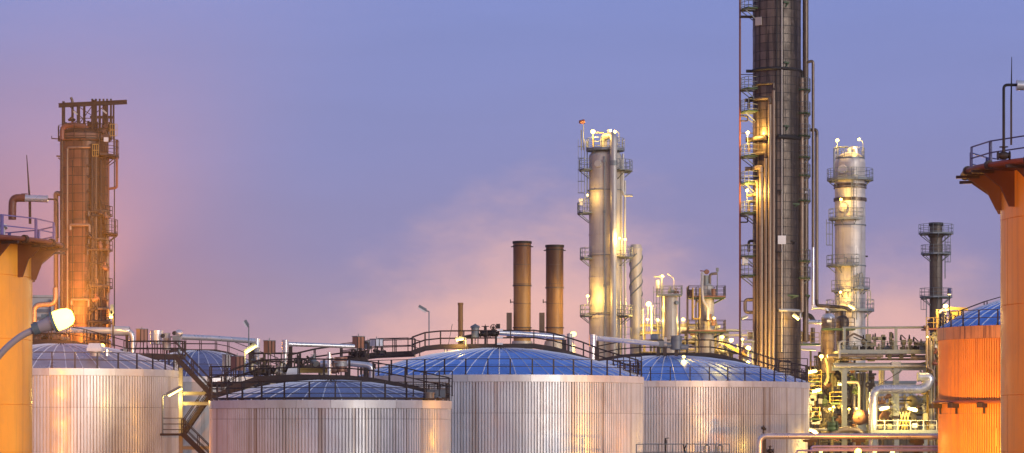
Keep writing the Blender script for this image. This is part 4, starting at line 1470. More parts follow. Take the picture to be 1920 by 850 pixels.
for x in (480, 520, 556, 600, 650, 690):
    MB().beam(W(x, 690, 185), W(x, 1100, 185), .22, .22).build('column', MT['steel'], FB, False)
for a_, b_ in (((575, 668), (600, 692)), ((560, 690), (590, 668)), ((600, 692), (625, 672))):
    MB().beam(W(*a_, 181), W(*b_, 181), .14, .14).build('brace', MT['steel'], FB, False)
MB().ibeam(W(560, 695, 176), W(618, 695, 176), .3, .32).build('crane_rail', MT['yellow'], FB, False)
k = 0
for x in (489, 497, 525, 552, 570, 576):
    MB().pipe([W(x, 700, 179), W(x, 672 + k % 3 * 4, 179), W(x + 7, 672 + k % 3 * 4, 179), W(x + 7, 700, 179)], .06, .2, 6).build('hoop', MT['steel'], FB)
    k += 1
rng = random.Random(11)
for i in range(16):
    x, y = rng.uniform(470, 610), rng.uniform(678, 700)
    valve(FB, W(x, y, 180 + rng.uniform(-1, 2)), rng.uniform(.1, .2), MT[rng.choice(['steel', 'black', 'silver_dull', 'steel2'])], (rng.uniform(-1, 1), .3, rng.uniform(-.6, .6)))
vent_box('copper coloured cabinet with bright door lowest on the front tank', 445, 695, 174, 24, 26, 717)
vent_box('copper coloured cabinet on tall splayed legs above the front tank deck', 505, 662, 180, 21, 22, 694)
vent_box('cabinet with dark edge strips where the thin silver pipe ends', 672, 653, 186, 22, 21, 674)
vent_box('white squat cabinet right of the thin silver pipe', 706, 649, 196, 24, 12, 668, ('white', 'silver'))
vent_box('small grey cabinet tucked between two roof cabinets', 690, 655, 199, 13, 14, 668, ('steel2', 'silver_dull'))
vent_box('pale cabinet behind the lowest copper cabinet', 425, 690, 186, 16, 24, 716, ('silver_dull', 'silver'))
T = thing('transfer_pipe', 'thin silver pipe from capped standpipe to strip edged cabinet', 'pipe', W(535, 704, 183))
drum(T, W(535, 664, 183), M(12.5, 183), M(26, 183), MT['silver'], 'cap_drum')
MB().tube(W(535, 706, 183), W(535, 664, 183), M(3.6, 183), 10).build('standpipe', MT['silver'], T)
jacketed(T, [W(540, 645.5, 183), W(600, 647.5, 184), W(664, 650, 185)], M(4, 184), MT['silver'], step=1.4)
MB().beam(W(544, 650, 183.5), W(544, 692, 183.5), .3, .3).build('support', MT['steel'], T)
T = thing('scrubber_pot', 'copper banded pot with silver pipe elbow on the front tank', 'pot', W(638, 705, 174))
drum(T, W(639, 698, 174), M(24, 174), M(28, 174), MT['orange_box'], 'pot', legs=.3)
drum(T, W(639, 688, 174), M(25.5, 174), M(10, 174), MT['silver_dull'], 'band')
jacketed(T, [W(651, 681, 174), W(676, 683, 174), W(697, 686, 174), W(697, 722, 174)], M(6, 174), MT['silver'], br=.4, step=1.0)
MB().lathe([(.001, 0), (M(6, 174), .02), (M(6, 174), M(22, 174)), (.001, M(22, 174))], W(600, 682, 174), 14, axis=(1, 0, 0)).build('inlet_stub', MT['silver'], T)
MB().tube(W(617.5, 704, 173), W(617.5, 661, 173), M(3.6, 174), 10).tube(W(617.5, 670, 173), W(617.5, 672, 173), M(6, 174), 10).build('riser', MT['silver'], T)
valve(T, W(626, 695, 173.5), .2, MT['drum'])
MB().beam(W(684, 690, 174), W(684, 716, 174), .2, .2).build('support', MT['steel'], T)
hatch('white hooded hatch at the foot of the capped standpipe', 551, 705, 178.5, 26, 15, .3)
tube_lamp('unlit tube lamp on bent pole above the older panelled tank', 462.5, 607, 200, -58, 0, .55, (466.5, 665), on=False)
tube_lamp('lit tube lamp beside the upright silver pillar', 469, 653, 178, 34, 70, .95, (459, 700), (1, .72, .2))
tube_lamp('unlit tube lamp on bent pole left of the thin brown chimney', 793, 579, 202, -30, 0, .75, (804.5, 655), on=False)
tube_lamp('lit tube lamp near the top of the widest blue dome', 862, 634.5, 199, 9, 100, .65, (874, 650))

# ------------------------------------------------------------------ roof equipment, widest tank
GW = thing('roof_catwalk', 'dark catwalk arching over the widest blue dome', 'catwalk', W(945, 660, 200))
walkway(GW, [(773, 660), (797, 651.5), (826, 648.5), (1001, 647), (1038, 653), (1066, 661), (1094, 670), (1122, 681), (1150, 690), (1196, 703)], 200, 1.25, MT['steel'], thick=.24, sp=1.75,
        legs=[(835, 650, 663), (895, 650, 659), (973, 650, 658), (981, 650, 658), (1017, 653, 664), (1025, 655, 665), (1068, 664, 676), (1076, 667, 677), (1150, 692, 700)])
line_railing(GW, [W(1158, 703, 197), W(1203, 703, 198), W(1203, 703, 203)], MT['steel'], 1.35, .55, .07, (1, .75, .5, .25))
MB().box(W(1170, 697, 198), (1.2, .9, .18)).box(W(1170, 701, 198), (1.6, .9, .14)).build('step_block', MT['galv'], GW, False)
walkway(GW, [(640, 672), (705, 664), (778, 661)], 203, 2.4, MT['steel'], thick=.3, sp=1.5, h=1.05)
line_railing(GW, [W(708, 663, 204), W(765, 662, 204), W(787, 668, 204), W(787, 668, 200)], MT['steel'], 1.15, 1.3, .07)
rng = random.Random(21)
for i in range(9):
    x, y = rng.uniform(655, 720), rng.uniform(657, 668)
    valve(GW, W(x, y, 201 + rng.uniform(-1, 1)), rng.uniform(.1, .2), MT[rng.choice(['steel', 'black', 'silver_dull'])], (rng.uniform(-1, 1), .3, 0))
MB().tube(W(838, 661, 202), W(848, 608, 202), .02, 5).build('whip_aerial', MT['steel'], GW)
T = thing('valve_station', 'dark valve cluster with round cap atop the widest blue dome', 'valve', W(905, 650, 200))
drum(T, W(891, 635, 200.6), M(15, 200), M(20, 200), MT['steel2'], 'filter_pot', legs=.5)
MB().lathe([(M(10, 200), 0), (M(8, 200), .12), (M(3, 200), .22), (.001, .3)], W(891, 614.5, 200.6), 14).build('cap', MT['steel2'], T)
MB().pipe([W(866, 648, 200.6), W(866, 634, 200.6), W(884, 630, 200.6), W(936, 625, 200.6)], M(3.5, 200), .4, 10).build('manifold', MT['black'], T)
valve(T, W(910, 626, 200.6), .24, MT['black'])
valve(T, W(925, 626, 200.6), .22, MT['black'])
MB().lathe([(.18, -.02), (.24, -.02), (.24, .02), (.18, .02), (.18, -.02)], W(925, 614, 200.2), 14, axis=(.2, -1, 0)).build('handwheel', MT['black'], T)
MB().box(W(934, 612, 200.6), (.3, .3, .35)).tube(W(934, 618, 200.6), W(934, 628, 200.6), .08, 6).build('actuator', MT['black'], T, False)
for x in (885, 910, 930):
    MB().beam(W(x, 628, 200.6), W(x, 650, 200.6), .16, .16).build('support', MT['black'], T, False)
T = thing('transfer_pipe', 'silver pipe crossing below the twin rusty stacks', 'pipe', W(1062, 662, 203))
jacketed(T, [W(936, 624, 202), W(1000, 628, 202.5), W(1058, 633, 203)], M(5, 203), MT['silver'], step=1.3)
drum(T, W(1068, 662, 203), M(10, 203), M(36, 203), MT['silver_dull'], 'pillar')
MB().beam(W(1058, 637, 202.5), W(1058, 662, 202.5), .34, .34).build('support', MT['steel'], T)
for y in (619, 633, 645):
    MB().beam(W(932, y, 199), W(943, y, 199), .08, .14).build('tag_plate', MT['white'], T)
T = thing('transfer_pipe', 'silver pipe from capped standpipe towards the right blue dome', 'pipe', W(1111, 680, 214))
drum(T, W(1111.5, 652, 214), M(13, 214), M(24, 214), MT['silver'], 'cap_drum')
MB().tube(W(1111.5, 690, 214), W(1111.5, 652, 214), M(4, 214), 10).build('standpipe', MT['silver'], T)
jacketed(T, [W(1117, 634.5, 214), W(1170, 639, 218), W(1232, 645, 224)], M(4.6, 218), MT['silver'], step=1.4)
MB().beam(W(1119, 640, 214.5), W(1119, 690, 214.5), .3, .3).build('support', MT['steel'], T)

# ------------------------------------------------------------------ roof equipment, right tank
HW = thing('roof_catwalk', 'dark catwalk sloping down the right blue dome', 'catwalk', W(1330, 672, 228))
walkway(HW, [(1120, 676), (1160, 668), (1200, 664.5), (1332, 664), (1360, 669), (1390, 678.5), (1420, 690), (1455, 701), (1512, 713)], 228, 1.25, MT['steel'], thick=.3, sp=1.9, h=1.2,
        legs=[(1245, 667, 676), (1345, 668, 680), (1375, 676, 687), (1420, 692, 701)])
line_railing(HW, [W(1440, 715, 224), W(1514, 715, 225), W(1514, 715, 230)], MT['steel'], 1.9, .8, .07, (1, .7, .4, .15))
MB().pipe([W(1460, 702, 226), W(1460, 677, 226), W(1485, 677, 226), W(1485, 702, 226)], .06, .35, 6).build('hoop', MT['steel'], HW)
T = thing('valve_station', 'grey blower set with drum on top of the right blue dome', 'blower', W(1258, 664, 226))
MB().box(W(1238, 645, 225.5), (M(13, 226), .7, M(11, 226))).build('gearbox', MT['steel2'], T, False)
MB().lathe([(.001, -.3), (M(5.5, 226), -.3), (M(6, 226), 0), (M(5.5, 226), .3), (.001, .3)], W(1227.5, 632, 225.5), 14, axis=(1, -.3, 0)).build('motor', MT['steel2'], T)
MB().lathe([(.001, -.1), (M(5, 226), -.1), (M(5, 226), .1), (.001, .1)], W(1247.5, 646, 225.4), 12, axis=(1, 0, 0)).box(W(1247.5, 646, 225.6), (.25, .4, M(26, 226))).build('flange', MT['silver_dull'], T)
MB().tube(W(1250, 648, 225.5), W(1262, 648, 225.5), M(5.5, 226), 14).build('neck', MT['steel2'], T)
drum(T, W(1268, 656, 225.5), M(22, 226), M(26, 226), MT['steel2'], 'drum')
MB().tube(W(1277, 651, 225.3), W(1291, 651, 225.3), M(5, 226), 14).build('outlet', MT['steel2'], T)
for x in (1234, 1247, 1268):
    MB().beam(W(x, 650, 225.5), W(x, 668, 225.5), .28, .28).build('support', MT['steel'], T, False)
floodlight('small lit lamp under the catwalk of the right blue dome', 1282, 669, 223, 40, size=.24, arm=.3)

# ------------------------------------------------------------------ orange tank fittings
SW = thing('roof_catwalk', 'catwalk with yellow lower rail climbing the dome of the orange tank', 'catwalk', W(1850, 600, 195))
walkway(SW, [(1800, 610), (1848, 592), (1890, 580), (1960, 573)], 195, 1.2, MT['steel'], thick=.2, sp=1.7, h=1.05)
st_ = TANKS['salmon']
zp = CZ + (YH - 753) / F * (195 - st_['R'])
RP = MB().ring(Vector((st_['X'], 195, zp)), st_['R'] + .36, .12, 96, 8).build('ring_pipe', MT['red'], st_['T'])
bm = MB().box((st_['R'] + .3, 0, zp - .25), (.7, .5, .34)).box((st_['R'] + .06, 0, zp - .55), (.1, .16, .6)).mesh('pipe_bracket', MT['steel'], smooth=False)
for i in range(18):
    put('pipe_bracket', bm, st_['T'], (0, 0, 0), RAD(20 * i + 5))
zl = CZ + (YH - 820) / F * 187
for t in (-128, -108):
    tt = RAD(t)
    MB().box(Vector((st_['X'], 195, zl)) + Vector((math.cos(tt) * (st_['R'] + .05), math.sin(tt) * (st_['R'] + .05), 0)), (.08, .22, 1.3), tt).build('inspection_flap', MT['clad_salmon'], st_['T'], False)

# ------------------------------------------------------------------ foreground street lamp
Dl = 47.0
SL = thing('street_lamp', 'glaring sodium street lamp on curved arm in left foreground', 'lamp', W(-90, 1970, Dl))
d = (W(133, 593, Dl) - W(60, 620, Dl)).normalized()
h0 = W(66, 617, Dl)
MB().sweep(rounded([W(-90, 1970, Dl), W(-90, 900, Dl), W(-55, 735, Dl), W(8, 655, Dl), W(40, 629, Dl), W(70, 616, Dl)], 1.2, 6), M(6.2, Dl), 12).build('arm', MT['arm_paint'], SL)
L = (W(100, 604, Dl) - h0).length
MB().lathe([(.001, 0), (.08, 0), (.095, .05), (.115, L * .5), (.150, L), (.14, L + .02)], h0, 18, axis=d).build('housing', MT['arm_paint'], SL)
L2 = (W(133, 592, Dl) - W(98, 606, Dl)).length
MB().lathe([(.001, 0), (.165, 0), (.178, .04), (.175, L2 * .5), (.15, L2 * .8), (.09, L2 * .97), (.001, L2)], h0 + d * (L + .02), 18, axis=d).build('lamp_bowl', MT['sodium'], SL)
MB().lathe([(.165, -.02), (.192, -.02), (.192, .035), (.165, .035)], h0 + d * (L + .01), 18, axis=d).build('collar', MT['steel2'], SL)
MB().lathe([(.07, -.06), (.105, -.06), (.105, .06), (.07, .06)], h0 + d * .02, 14, axis=d).box(h0 + d * (L * .6) + Vector((0, 0, .15)), (.16, .1, .07)).build('arm_clamp', MT['steel2'], SL)
for watt, cone, aim in ((9000, 150, (.22, 1, -.06)), (250000, 24, (-.225, 1, -.11)), (150000, 17, (.49, 1, .04)), (520000, 84, (.1, 1, 1.75))):  # one wide spill, plus added beams for the edge tanks and the halo
    ld = bpy.data.lights.new('lamp_light', 'SPOT')
    ld.energy = watt
    ld.color = SOD
    ld.spot_size = RAD(cone)
    ld.spot_blend = 1.0 if cone == 84 else .5
    ld.shadow_soft_size = .15
    lo = bpy.data.objects.new('lamp_light', ld)
    lo.parent = SL
    lo.location = h0 + d * (L + L2 * .6) + Vector((.12, .32, -.12)) - SL.location
    lo.rotation_euler = (-Vector(aim)).to_track_quat('Z', 'Y').to_euler()
    col.objects.link(lo)

# ------------------------------------------------------------------ small columns and pipe rack behind the right blue dome
D = 300.0
T, c, R = column('short pale column with one square railed gallery and lamp mast', 'short_column', 1256.5, D, 13.8, 553, MT['pale'], 13, 9, 690, joint='clad_old', gap=.015, proud=.02, group='short columns')
dk = MB().box(c + Vector((-.1, 0, at_z(554, D))), (M(46, D), 2.6, .22)).build('gallery', MT['steel2'], T, False)
z = at_z(552.5, D)
x0, x1 = W(1232.5, 0, D).x, W(1278, 0, D).x
line_railing(T, [(x0, D + 1.2, z), (x0, D - 1.25, z), (x1, D - 1.25, z), (x1, D + 1.2, z), (x0, D + 1.2, z)], MT['steel2'], .95, .7, .06, (1, .65, .3))
ladder(T, W(1237, 0, D - .6).x, D - .6, at_z(650, D), at_z(538, D), 180, MT['steel2'], True)
for x in (1241, 1274):
    MB().beam(W(x, 690, D - .4), W(x, 555, D - .4), .16, .16).build('leg', MT['steel2'], T, False)
MB().lathe([(.001, .15), (.22, .15), (.22, -.2)], W(1268.5, 568, D - R + .1), 12, axis=(.6, -1, 0)).build('nozzle', MT['steel2'], T)
MB().beam(W(1240.5, 553, D - .8), W(1240.5, 518, D - .8), .16, .16).beam(W(1226, 519.5, D - .8), W(1244, 519, D - .8), .14, .16).build('lamp_mast', MT['steel2'], T, False)
drum(T, W(1233, 541, D - .7), .45, .9, MT['white'], 'pot')
MB().pipe([W(1264, 552, D - 1), W(1264, 522, D - 1), W(1254, 515, D - 1)], .05, .3, 6).beam(W(1251, 513, D - 1), W(1256, 517, D - 1), .12, .1).build('lamp_pole', MT['pale'], T)
valve(T, W(1258, 547, D - 1), .2, MT['steel2'])
valve(T, W(1268, 548, D - 1), .16, MT['drum'])
floodlight('lit floodlight on the mast of the short pale column', 1242, 518, D - 1.1, 220, size=.30, arm=0)

D = 290.0
T, c, R = column('short column with two broad green decked galleries and top nozzles', 'short_column', 1326, D, 13, 556, MT['pale'], 15, 9, 700, joint='clad_old', gap=.015, proud=.02, group='short columns')
MB().lathe([(R, at_z(560, D)), (R * 1.02, at_z(545, D)), (R * .85, at_z(537, D)), (R * .4, at_z(532, D)), (.001, at_z(531, D))], c, 20).build('head', MT['pale'], T)
for y in (557, 621):
    z = at_z(y, D)
    x0, x1 = W(1290, 0, D).x, W(1358.5, 0, D).x
    MB().box(((x0 + x1) / 2, D, z - .12), (x1 - x0, 3.0, .2)).build('gallery', MT['green'], T, False)
    MB().box(((x0 + x1) / 2, D - 1.53, z - .02), (x1 - x0, .06, .16)).build('toe_board', MT['drum'], T, False)
    line_railing(T, [(x0, D + 1.4, z), (x0, D - 1.45, z), (x1, D - 1.45, z), (x1, D + 1.4, z), (x0, D + 1.4, z)], MT['steel'], 1.15, .9, .06, (1, .62, .25))
    for x in (1313, 1339):
        MB().beam(W(x, y + 3, D - 1.2), W(x + (18 if x > 1326 else -12), y + 3, D - 1.2), .12, .2).beam(W(x + (16 if x > 1326 else -10), y + 4, D - 1.2), W(x, y + 12, D - .4), .1, .14).build('bracket', MT['green'], T, False)
MB().lathe([(.30, at_z(538, D)), (.30, at_z(519, D)), (.36, at_z(519, D)), (.36, at_z(517, D)), (.001, at_z(517, D))], c + Vector((-.15, -.2, 0)), 14).build('nozzle', MT['steel2'], T)
MB().lathe([(.001, -.2), (.24, -.2), (.28, 0), (.24, .2), (.001, .2)], W(1325, 510, D - .2), 12, axis=(.3, -1, 0)).tube(W(1313, 508, D - .2), W(1322, 509, D - .2), .06, 6).build('valve_actuator', MT['red'], T)
jacketed(T, [W(1331, 535, D), W(1331, 514, D), W(1344, 513, D)], M(2.5, D), MT['brown_pipe'], br=.3)
MB().tube(W(1345, 557, D - .8), W(1345, 502, D - .8), .06, 6).box(W(1345, 506, D - .8), (.3, .3, .4)).build('mast', MT['steel2'], T)
jacketed(T, [W(1317, 512, D - .6), W(1316, 540, D - 1.6), W(1318, 565, D - 1.8), W(1327, 577, D - 1.8), W(1327, 600, D - 1.8)], .16, MT['pale'], br=.3, step=3)
for x, ya, yb, w, m in ((1289, 540, 700, 4, 'brown'), (1298, 545, 600, 3, 'yellow'), (1305, 540, 690, 3, 'olive'), (1311, 560, 700, 4, 'brown')):
    MB().tube(W(x, ya, D - 1.2), W(x, yb, D - 1.2), M(w, D) / 2, 8).build('pipe', MT[m], T)
MB().pipe([W(1299, 540, D - 1.7), W(1299, 598, D - 1.7), W(1312, 598, D - 1.7), W(1312, 540, D - 1.7)], .1, .2, 6).beam(W(1299, 580, D - 1.7), W(1312, 560, D - 1.7), .07, .07).build('yellow_frame', MT['yellow'], T)
for x, y in ((1338, 548), (1338, 604), (1330, 595), (1296, 550)):
    drum(T, W(x, y + 7, D - 1.3), .5, .75, MT['drum'], 'pot')
floodlight('lit lamp by the lower gallery of the green decked column', 1339, 597, D - 2.4, 300, size=.26, arm=.4)

D = 305.0
PR = thing('pipe_rack', 'yellow lit pipe rack behind the right blue dome', 'pipe rack', W(1290, 800, D))
for x in (1208, 1234, 1286, 1306, 1342, 1372, 1396):
    MB().ibeam(W(x, 900, D), W(x, 605 if x < 1360 else 648, D), .3, .3).build('column', MT['olive'], PR, False)
for y, xa, xb in ((610, 1200, 1345), (624, 1200, 1345), (640, 1200, 1360), (662, 1200, 1420), (690, 1200, 1420)):
    MB().ibeam(W(xa, y, D - .3), W(xb, y, D - .3), .25, .3).build('beam', MT['olive'], PR, False)
rng = random.Random(5)
for i in range(16):
    y = rng.uniform(604, 700)
    xa = rng.uniform(1200, 1300)
    xb = xa + rng.uniform(40, 110)
    d = D + rng.uniform(-1.2, 3)
    MB().tube(W(xa, y, d), W(xb, y, d), rng.uniform(.08, .24), 8).build('pipe', MT[rng.choice(['olive', 'silver_dull', 'galv', 'pale'])], PR)
for i in range(18):
    x = rng.uniform(1204, 1405)
    y = rng.uniform(608, 655) if x < 1350 else rng.uniform(650, 680)
    d = D + rng.uniform(-1.2, 2)
    MB().tube(W(x, y, d), W(x, y + rng.uniform(25, 120), d), rng.uniform(.05, .16), 8).build('pipe', MT[rng.choice(['olive', 'silver_dull', 'galv', 'yellow'])], PR)
for i in range(22):
    x = rng.uniform(1204, 1405)
    valve(PR, W(x, rng.uniform(604, 660) if x < 1350 else rng.uniform(652, 690), D - 1.2), rng.uniform(.14, .26), MT[rng.choice(['olive', 'drum', 'silver_dull', 'galv'])], (rng.uniform(-1, 1), 0, rng.uniform(-.3, .3)))
line_railing(PR, [W(1202, 600, D - 1), W(1240, 600, D - 1)], MT['galv'], 1.3, .8, .06, (1, .5))
line_railing(PR, [W(1160, 640, D - 1), W(1183, 640, D - 1)], MT['galv'], 1.6, .6, .08, (1, .5))
MB().box(W(1172, 641, D - 1), (1.5, 1.5, .15)).build('deck', MT['galv'], PR, False)
MB().box(W(1368, 620, D + 1), (M(40, D), 2.5, .2)).beam(W(1362, 622, D + 1), W(1362, 700, D + 1), .5, .5).build('canopy', MT['galv'], PR, False)
MB().beam(W(1350, 640, D - 2), W(1400, 668, D - 2), .25, .3).build('stair_stringer', MT['yellow'], PR, False)
for x, y, w_, s, lab in ((1216, 570, 900, .5, 'largest glaring floodlight on pole right of the strake stack'), (1214, 599, 300, .28, 'lit lamp below the glaring floodlight pole, left of two'), (1233, 600, 300, .3, 'lit lamp below the glaring floodlight pole, right of two'),
                         (1281, 599, 400, .34, 'lit lamp between the two short columns'), (1354, 632, 400, .34, 'lit lamp under the canopy right of the green decked column'), (1371, 638, 600, .42, 'larger lit lamp just right of the canopy lamp')):
    floodlight(lab, x, y, D - 3.2, w_, size=s, arm=1.2)
MB().tube(W(1221.5, 640, D - 3), W(1221.5, 574, D - 3), .08, 6).tube(W(1206, 640, D - 3), W(1206, 580, D - 3), .06, 6).build('lamp_post', MT['pale'], PR)
for x, y, w_, s, lab in ((1403, 653, 900, .42, 'glaring lamp low at the left foot of the tallest column'), (1402, 680, 600, .34, 'lit lamp just above the catwalk at the left foot of the tallest column'), (1392, 636, 120, .2, 'small lamp hung under the lowest left gallery of the tallest column')):
    floodlight(lab, x, y, 254, w_, size=s, arm=.8)
tube_lamp('unlit lamp on bent pole left of the tallest column', 1396, 595, 258, 25, 0, .65, (1389, 640), on=False)
LP = thing('lamp_platform', 'small railed platform at the left foot of the tallest column', 'platform', W(1400, 690, 257))
MB().box(W(1402, 641, 257), (M(22, 257), 1.6, .18)).build('deck', MT['steel2'], LP, False)
line_railing(LP, [W(1391, 640, 256.3), W(1412, 640, 256.3)], MT['steel2'], 1.0, .5, .05, (1, .6, .3))
MB().box(W(1407, 630, 256.8), (.5, .5, .7)).build('motor', MT['brown'], LP, False)
MB().beam(W(1411, 642, 257), W(1411, 1000, 257), .2, .2).build('leg', MT['steel2'], LP, False)
floodlight('glaring sodium lamp below the right one of the twin stacks', 1075, 626, 236, 1500, (1, .6, .2), 'warm', .46, 1.0, off=(-.3, 1.2, .3))
MB().lathe([(.4, 0), (.4, 18.4), (.001, 18.6)], W(1071, 0, 240) * Vector((1, 1, 0)) if False else Vector((W(1071, 0, 240).x, 240, 0)), 14).build('lamp_pillar', MT['pale'], PR)

# ------------------------------------------------------------------ process unit right of the tallest column
D = 285.0
PU = thing('process_unit', 'dense process unit of vessels and pipes beside the tallest column', 'process unit', W(1560, 900, D))


def P(pts, w, m='olive', d=None, br=None, name='pipe', step=2.0):
    d = D if d is None else d
    return jacketed(PU, [W(x, y, d) for x, y in pts], M(w, d) / 2, MT[m], name, br, step)


def vessel(label_, x, d, w, ytop, ybot, m, head=8, headmat=None, rows=14):
    R = M(w, d) / 2
    c = Vector((W(x, 0, d).x, d, 0))
    zt, zb = at_z(ytop, d), at_z(ybot, d)
    v = jacket_pipe(PU, c.x, d, zb, zt, R, MT[m], M(rows, d), label_, 20)
    hh = M(head, d)
    MB().lathe([(R * math.cos(a), zt + hh * math.sin(a)) for a in [pi / 2 * i / 7 for i in range(7)]] + [(.001, zt + hh)], c, 20).build('head', MT[headmat or m], v)
    return c, R


c1, R1 = vessel('vessel', 1553, D - 2, 26, 598, 700, 'brown_pipe', 11, 'silver')
c2, R2 = vessel('vessel', 1580, D + 1, 24, 602, 700, 'brown', 11, 'brown')
vessel('vessel', 1552, D + 3, 21, 700, 860, 'olive', 2)
vessel('vessel', 1619, D + 2, 7, 700, 860, 'galv', 2)
P([(1522, 578), (1540, 577), (1551, 580), (1553, 590)], 6, 'silver', D - 2, .35)
MB().tube(W(1553, 591, D - 2), W(1553, 583, D - 2), .3, 10).tube(W(1580, 594, D + 1), W(1580, 583, D + 1), .34, 10).build('nozzle', MT['brown'], PU)
MB().box(W(1555, 603, D - 3.6), (M(9, D), .1, M(6, D))).build('name_plate', MT['white'], PU, False)
# green decks with rails
for x0, x1, y, dd in ((1488, 1536, 646, D - 8), (1541, 1602, 618, D - 3), (1516, 1540, 716, D - 3), (1516, 1540, 737, D - 4), (1515, 1537, 786, D - 4), (1556, 1580, 757, D - 3), (1520, 1545, 700, D + 1)):
    MB().box((W((x0 + x1) / 2, 0, dd).x, dd, at_z(y, dd)), (M(x1 - x0, dd), 1.8, .2)).build('deck', MT['green'], PU, False)
    line_railing(PU, [W(x0, y - 1, dd - .85), W(x1, y - 1, dd - .85)], MT['yellow'] if y > 640 else MT['steel'], 1.15, 1.0, .07, (1, .6, .25))
# reflux drum and pots on the deck at the column foot
dd = D - 8
MB().box(W(1491, 612, dd), (M(13, dd), .9, M(16, dd))).box(W(1491, 602, dd), (M(6, dd), .5, M(8, dd))).build('tank_box', MT['pale'], PU, False)
drum(PU, W(1507, 643, dd), M(14, dd), M(22, dd), MT['pale'], 'pot')
MB().lathe([(.001, -.15), (M(7, dd), -.15), (M(7, dd), .15), (.001, .15)], W(1514, 634, dd - .5), 16, axis=(.2, -1, 0)).build('blind_flange', MT['drum'], PU)
drum(PU, W(1524, 643, dd), M(8, dd), M(28, dd), MT['brown'], 'pot')
P([(1510, 640), (1510, 604), (1540, 604)], 8, 'silver', dd, .4)
P([(1484, 660), (1484, 626), (1492, 624), (1492, 650), (1500, 655), (1530, 656)], 4, 'pale', dd - 1, .3)
P([(1502, 590), (1520, 592), (1526, 604)], 9, 'black', D - 6, .5)
# risers
for x, ya, yb, w, m in ((1520, 655, 860, 4, 'olive'), (1528, 700, 860, 4, 'yellow'), (1536, 660, 860, 5, 'brown'), (1543, 610, 700, 3, 'red'), (1560.5, 674, 860, 6, 'olive'), (1566, 690, 725, 6, 'olive'), (1572, 692, 730, 7, 'olive'), (1596, 700, 860, 4, 'brown'), (1602, 690, 860, 6, 'silver_dull'), (1610, 700, 860, 5, 'olive'), (1626, 700, 860, 6, 'galv'), (1651, 690, 725, 7, 'pale'), (1656, 685, 725, 6, 'pale'), (1540, 620, 860, 3, 'olive'), (1546, 700, 800, 3, 'galv')):
    dd = D + (3 if w < 5 else 0)
    jacket_pipe(PU, W(x, 0, dd).x, dd, at_z(yb, dd), at_z(ya, dd), M(w, dd) / 2, MT[m], 1.0)
P([(1548, 672), (1552, 690), (1552, 712), (1546, 722)], 6, 'olive', D - 4, .4)
P([(1580, 717), (1609, 717), (1611, 725), (1611, 800)], 5, 'pale', D - 3, .4)
P([(1506, 806), (1558, 806)], 5, 'pale', D - 10, .4)
P([(1560, 815), (1575, 806), (1608, 806), (1622, 820)], 11, 'brown_pipe', D - 12, 1.0)
for x, y in ((1561, 796), (1561, 804)):
    valve(PU, W(x, y, D - 12), .3, MT['green'])
rng = random.Random(9)
for i in range(64):
    x, y = rng.uniform(1516, 1632), rng.uniform(664, 850)
    L = rng.uniform(14, 60)
    d = D + rng.uniform(1, 7)
    if rng.random() < .5:
        MB().tube(W(x, y, d), W(min(x + L, 1640), y, d), rng.uniform(.06, .18), 8).build('pipe', MT[rng.choice(['olive', 'galv', 'steel', 'silver_dull', 'brown', 'steel'])], PU)
    else:
        MB().tube(W(x, y, d), W(x, y + L, d), rng.uniform(.06, .18), 8).build('pipe', MT[rng.choice(['olive', 'galv', 'steel', 'silver_dull', 'brown', 'steel'])], PU)
for i in range(36):
    x, y = rng.uniform(1516, 1632), rng.uniform(660, 830)
    valve(PU, W(x, y, D - 1 + rng.uniform(-2, 3)), rng.uniform(.13, .28), MT[rng.choice(['olive', 'drum', 'green', 'silver_dull', 'black'])], (rng.uniform(-1, 1), .2, rng.uniform(-.5, .5)))
for i in range(9):
    x, y = rng.uniform(1518, 1540), rng.uniform(740, 800)
    MB().box(W(x, y, D), (rng.uniform(.4, .9), .5, rng.uniform(.4, 1.0))).build('switch_box', MT[rng.choice(['white', 'olive', 'silver_dull'])], PU, False)
k = MB()
for x in (1516, 1545, 1578, 1632):
    k.beam(W(x, 870, D + 5), W(x, 690, D + 5), .35, .35)
for y in (690, 722, 752, 786, 820):
    k.beam(W(1510, y, D + 5), W(1640, y, D + 5), .3, .35)
k.build('steelwork', MT['steel'], PU, False)
PL = [(1540, 668, 700, .36, 'floodlight', 'star bright lamp under the railed deck right of the tallest column'), (1606, 766, 300, .22, 'floodlight', 'right of a pair of small lamps left of the brown drum'), (1592, 767, 300, .22, 'floodlight', 'left of a pair of small lamps left of the brown drum'),
      (1563, 763, 300, .22, 'floodlight', 'upper right of two small lamps before the fat yellow vessel'), (1556, 767, 400, .26, 'floodlight', 'lower left of two small lamps before the fat yellow vessel')]
for x, y, w_, s, n_, lab in PL:
    floodlight(lab, x, y, D - 5, w_, size=s, arm=.5)
for x, y, a_, w_, lab, dd in ((1523, 696, 10, 500, 'tube lamp at the rim of the right blue tank beside yellow ladders', D - 7), (1531, 732, 18, 700, 'brightest tube lamp left of the fat yellow vessel', D - 7), (1525, 808, -25, 500, 'tube lamp just above the long silver pipe', D - 20), (1579, 720, -5, 150, 'short tube lamp under the pipe bridge', D - 4)):
    tube_lamp(lab, x, y, dd, a_, w_, 1.0, None, (1, .72, .2))

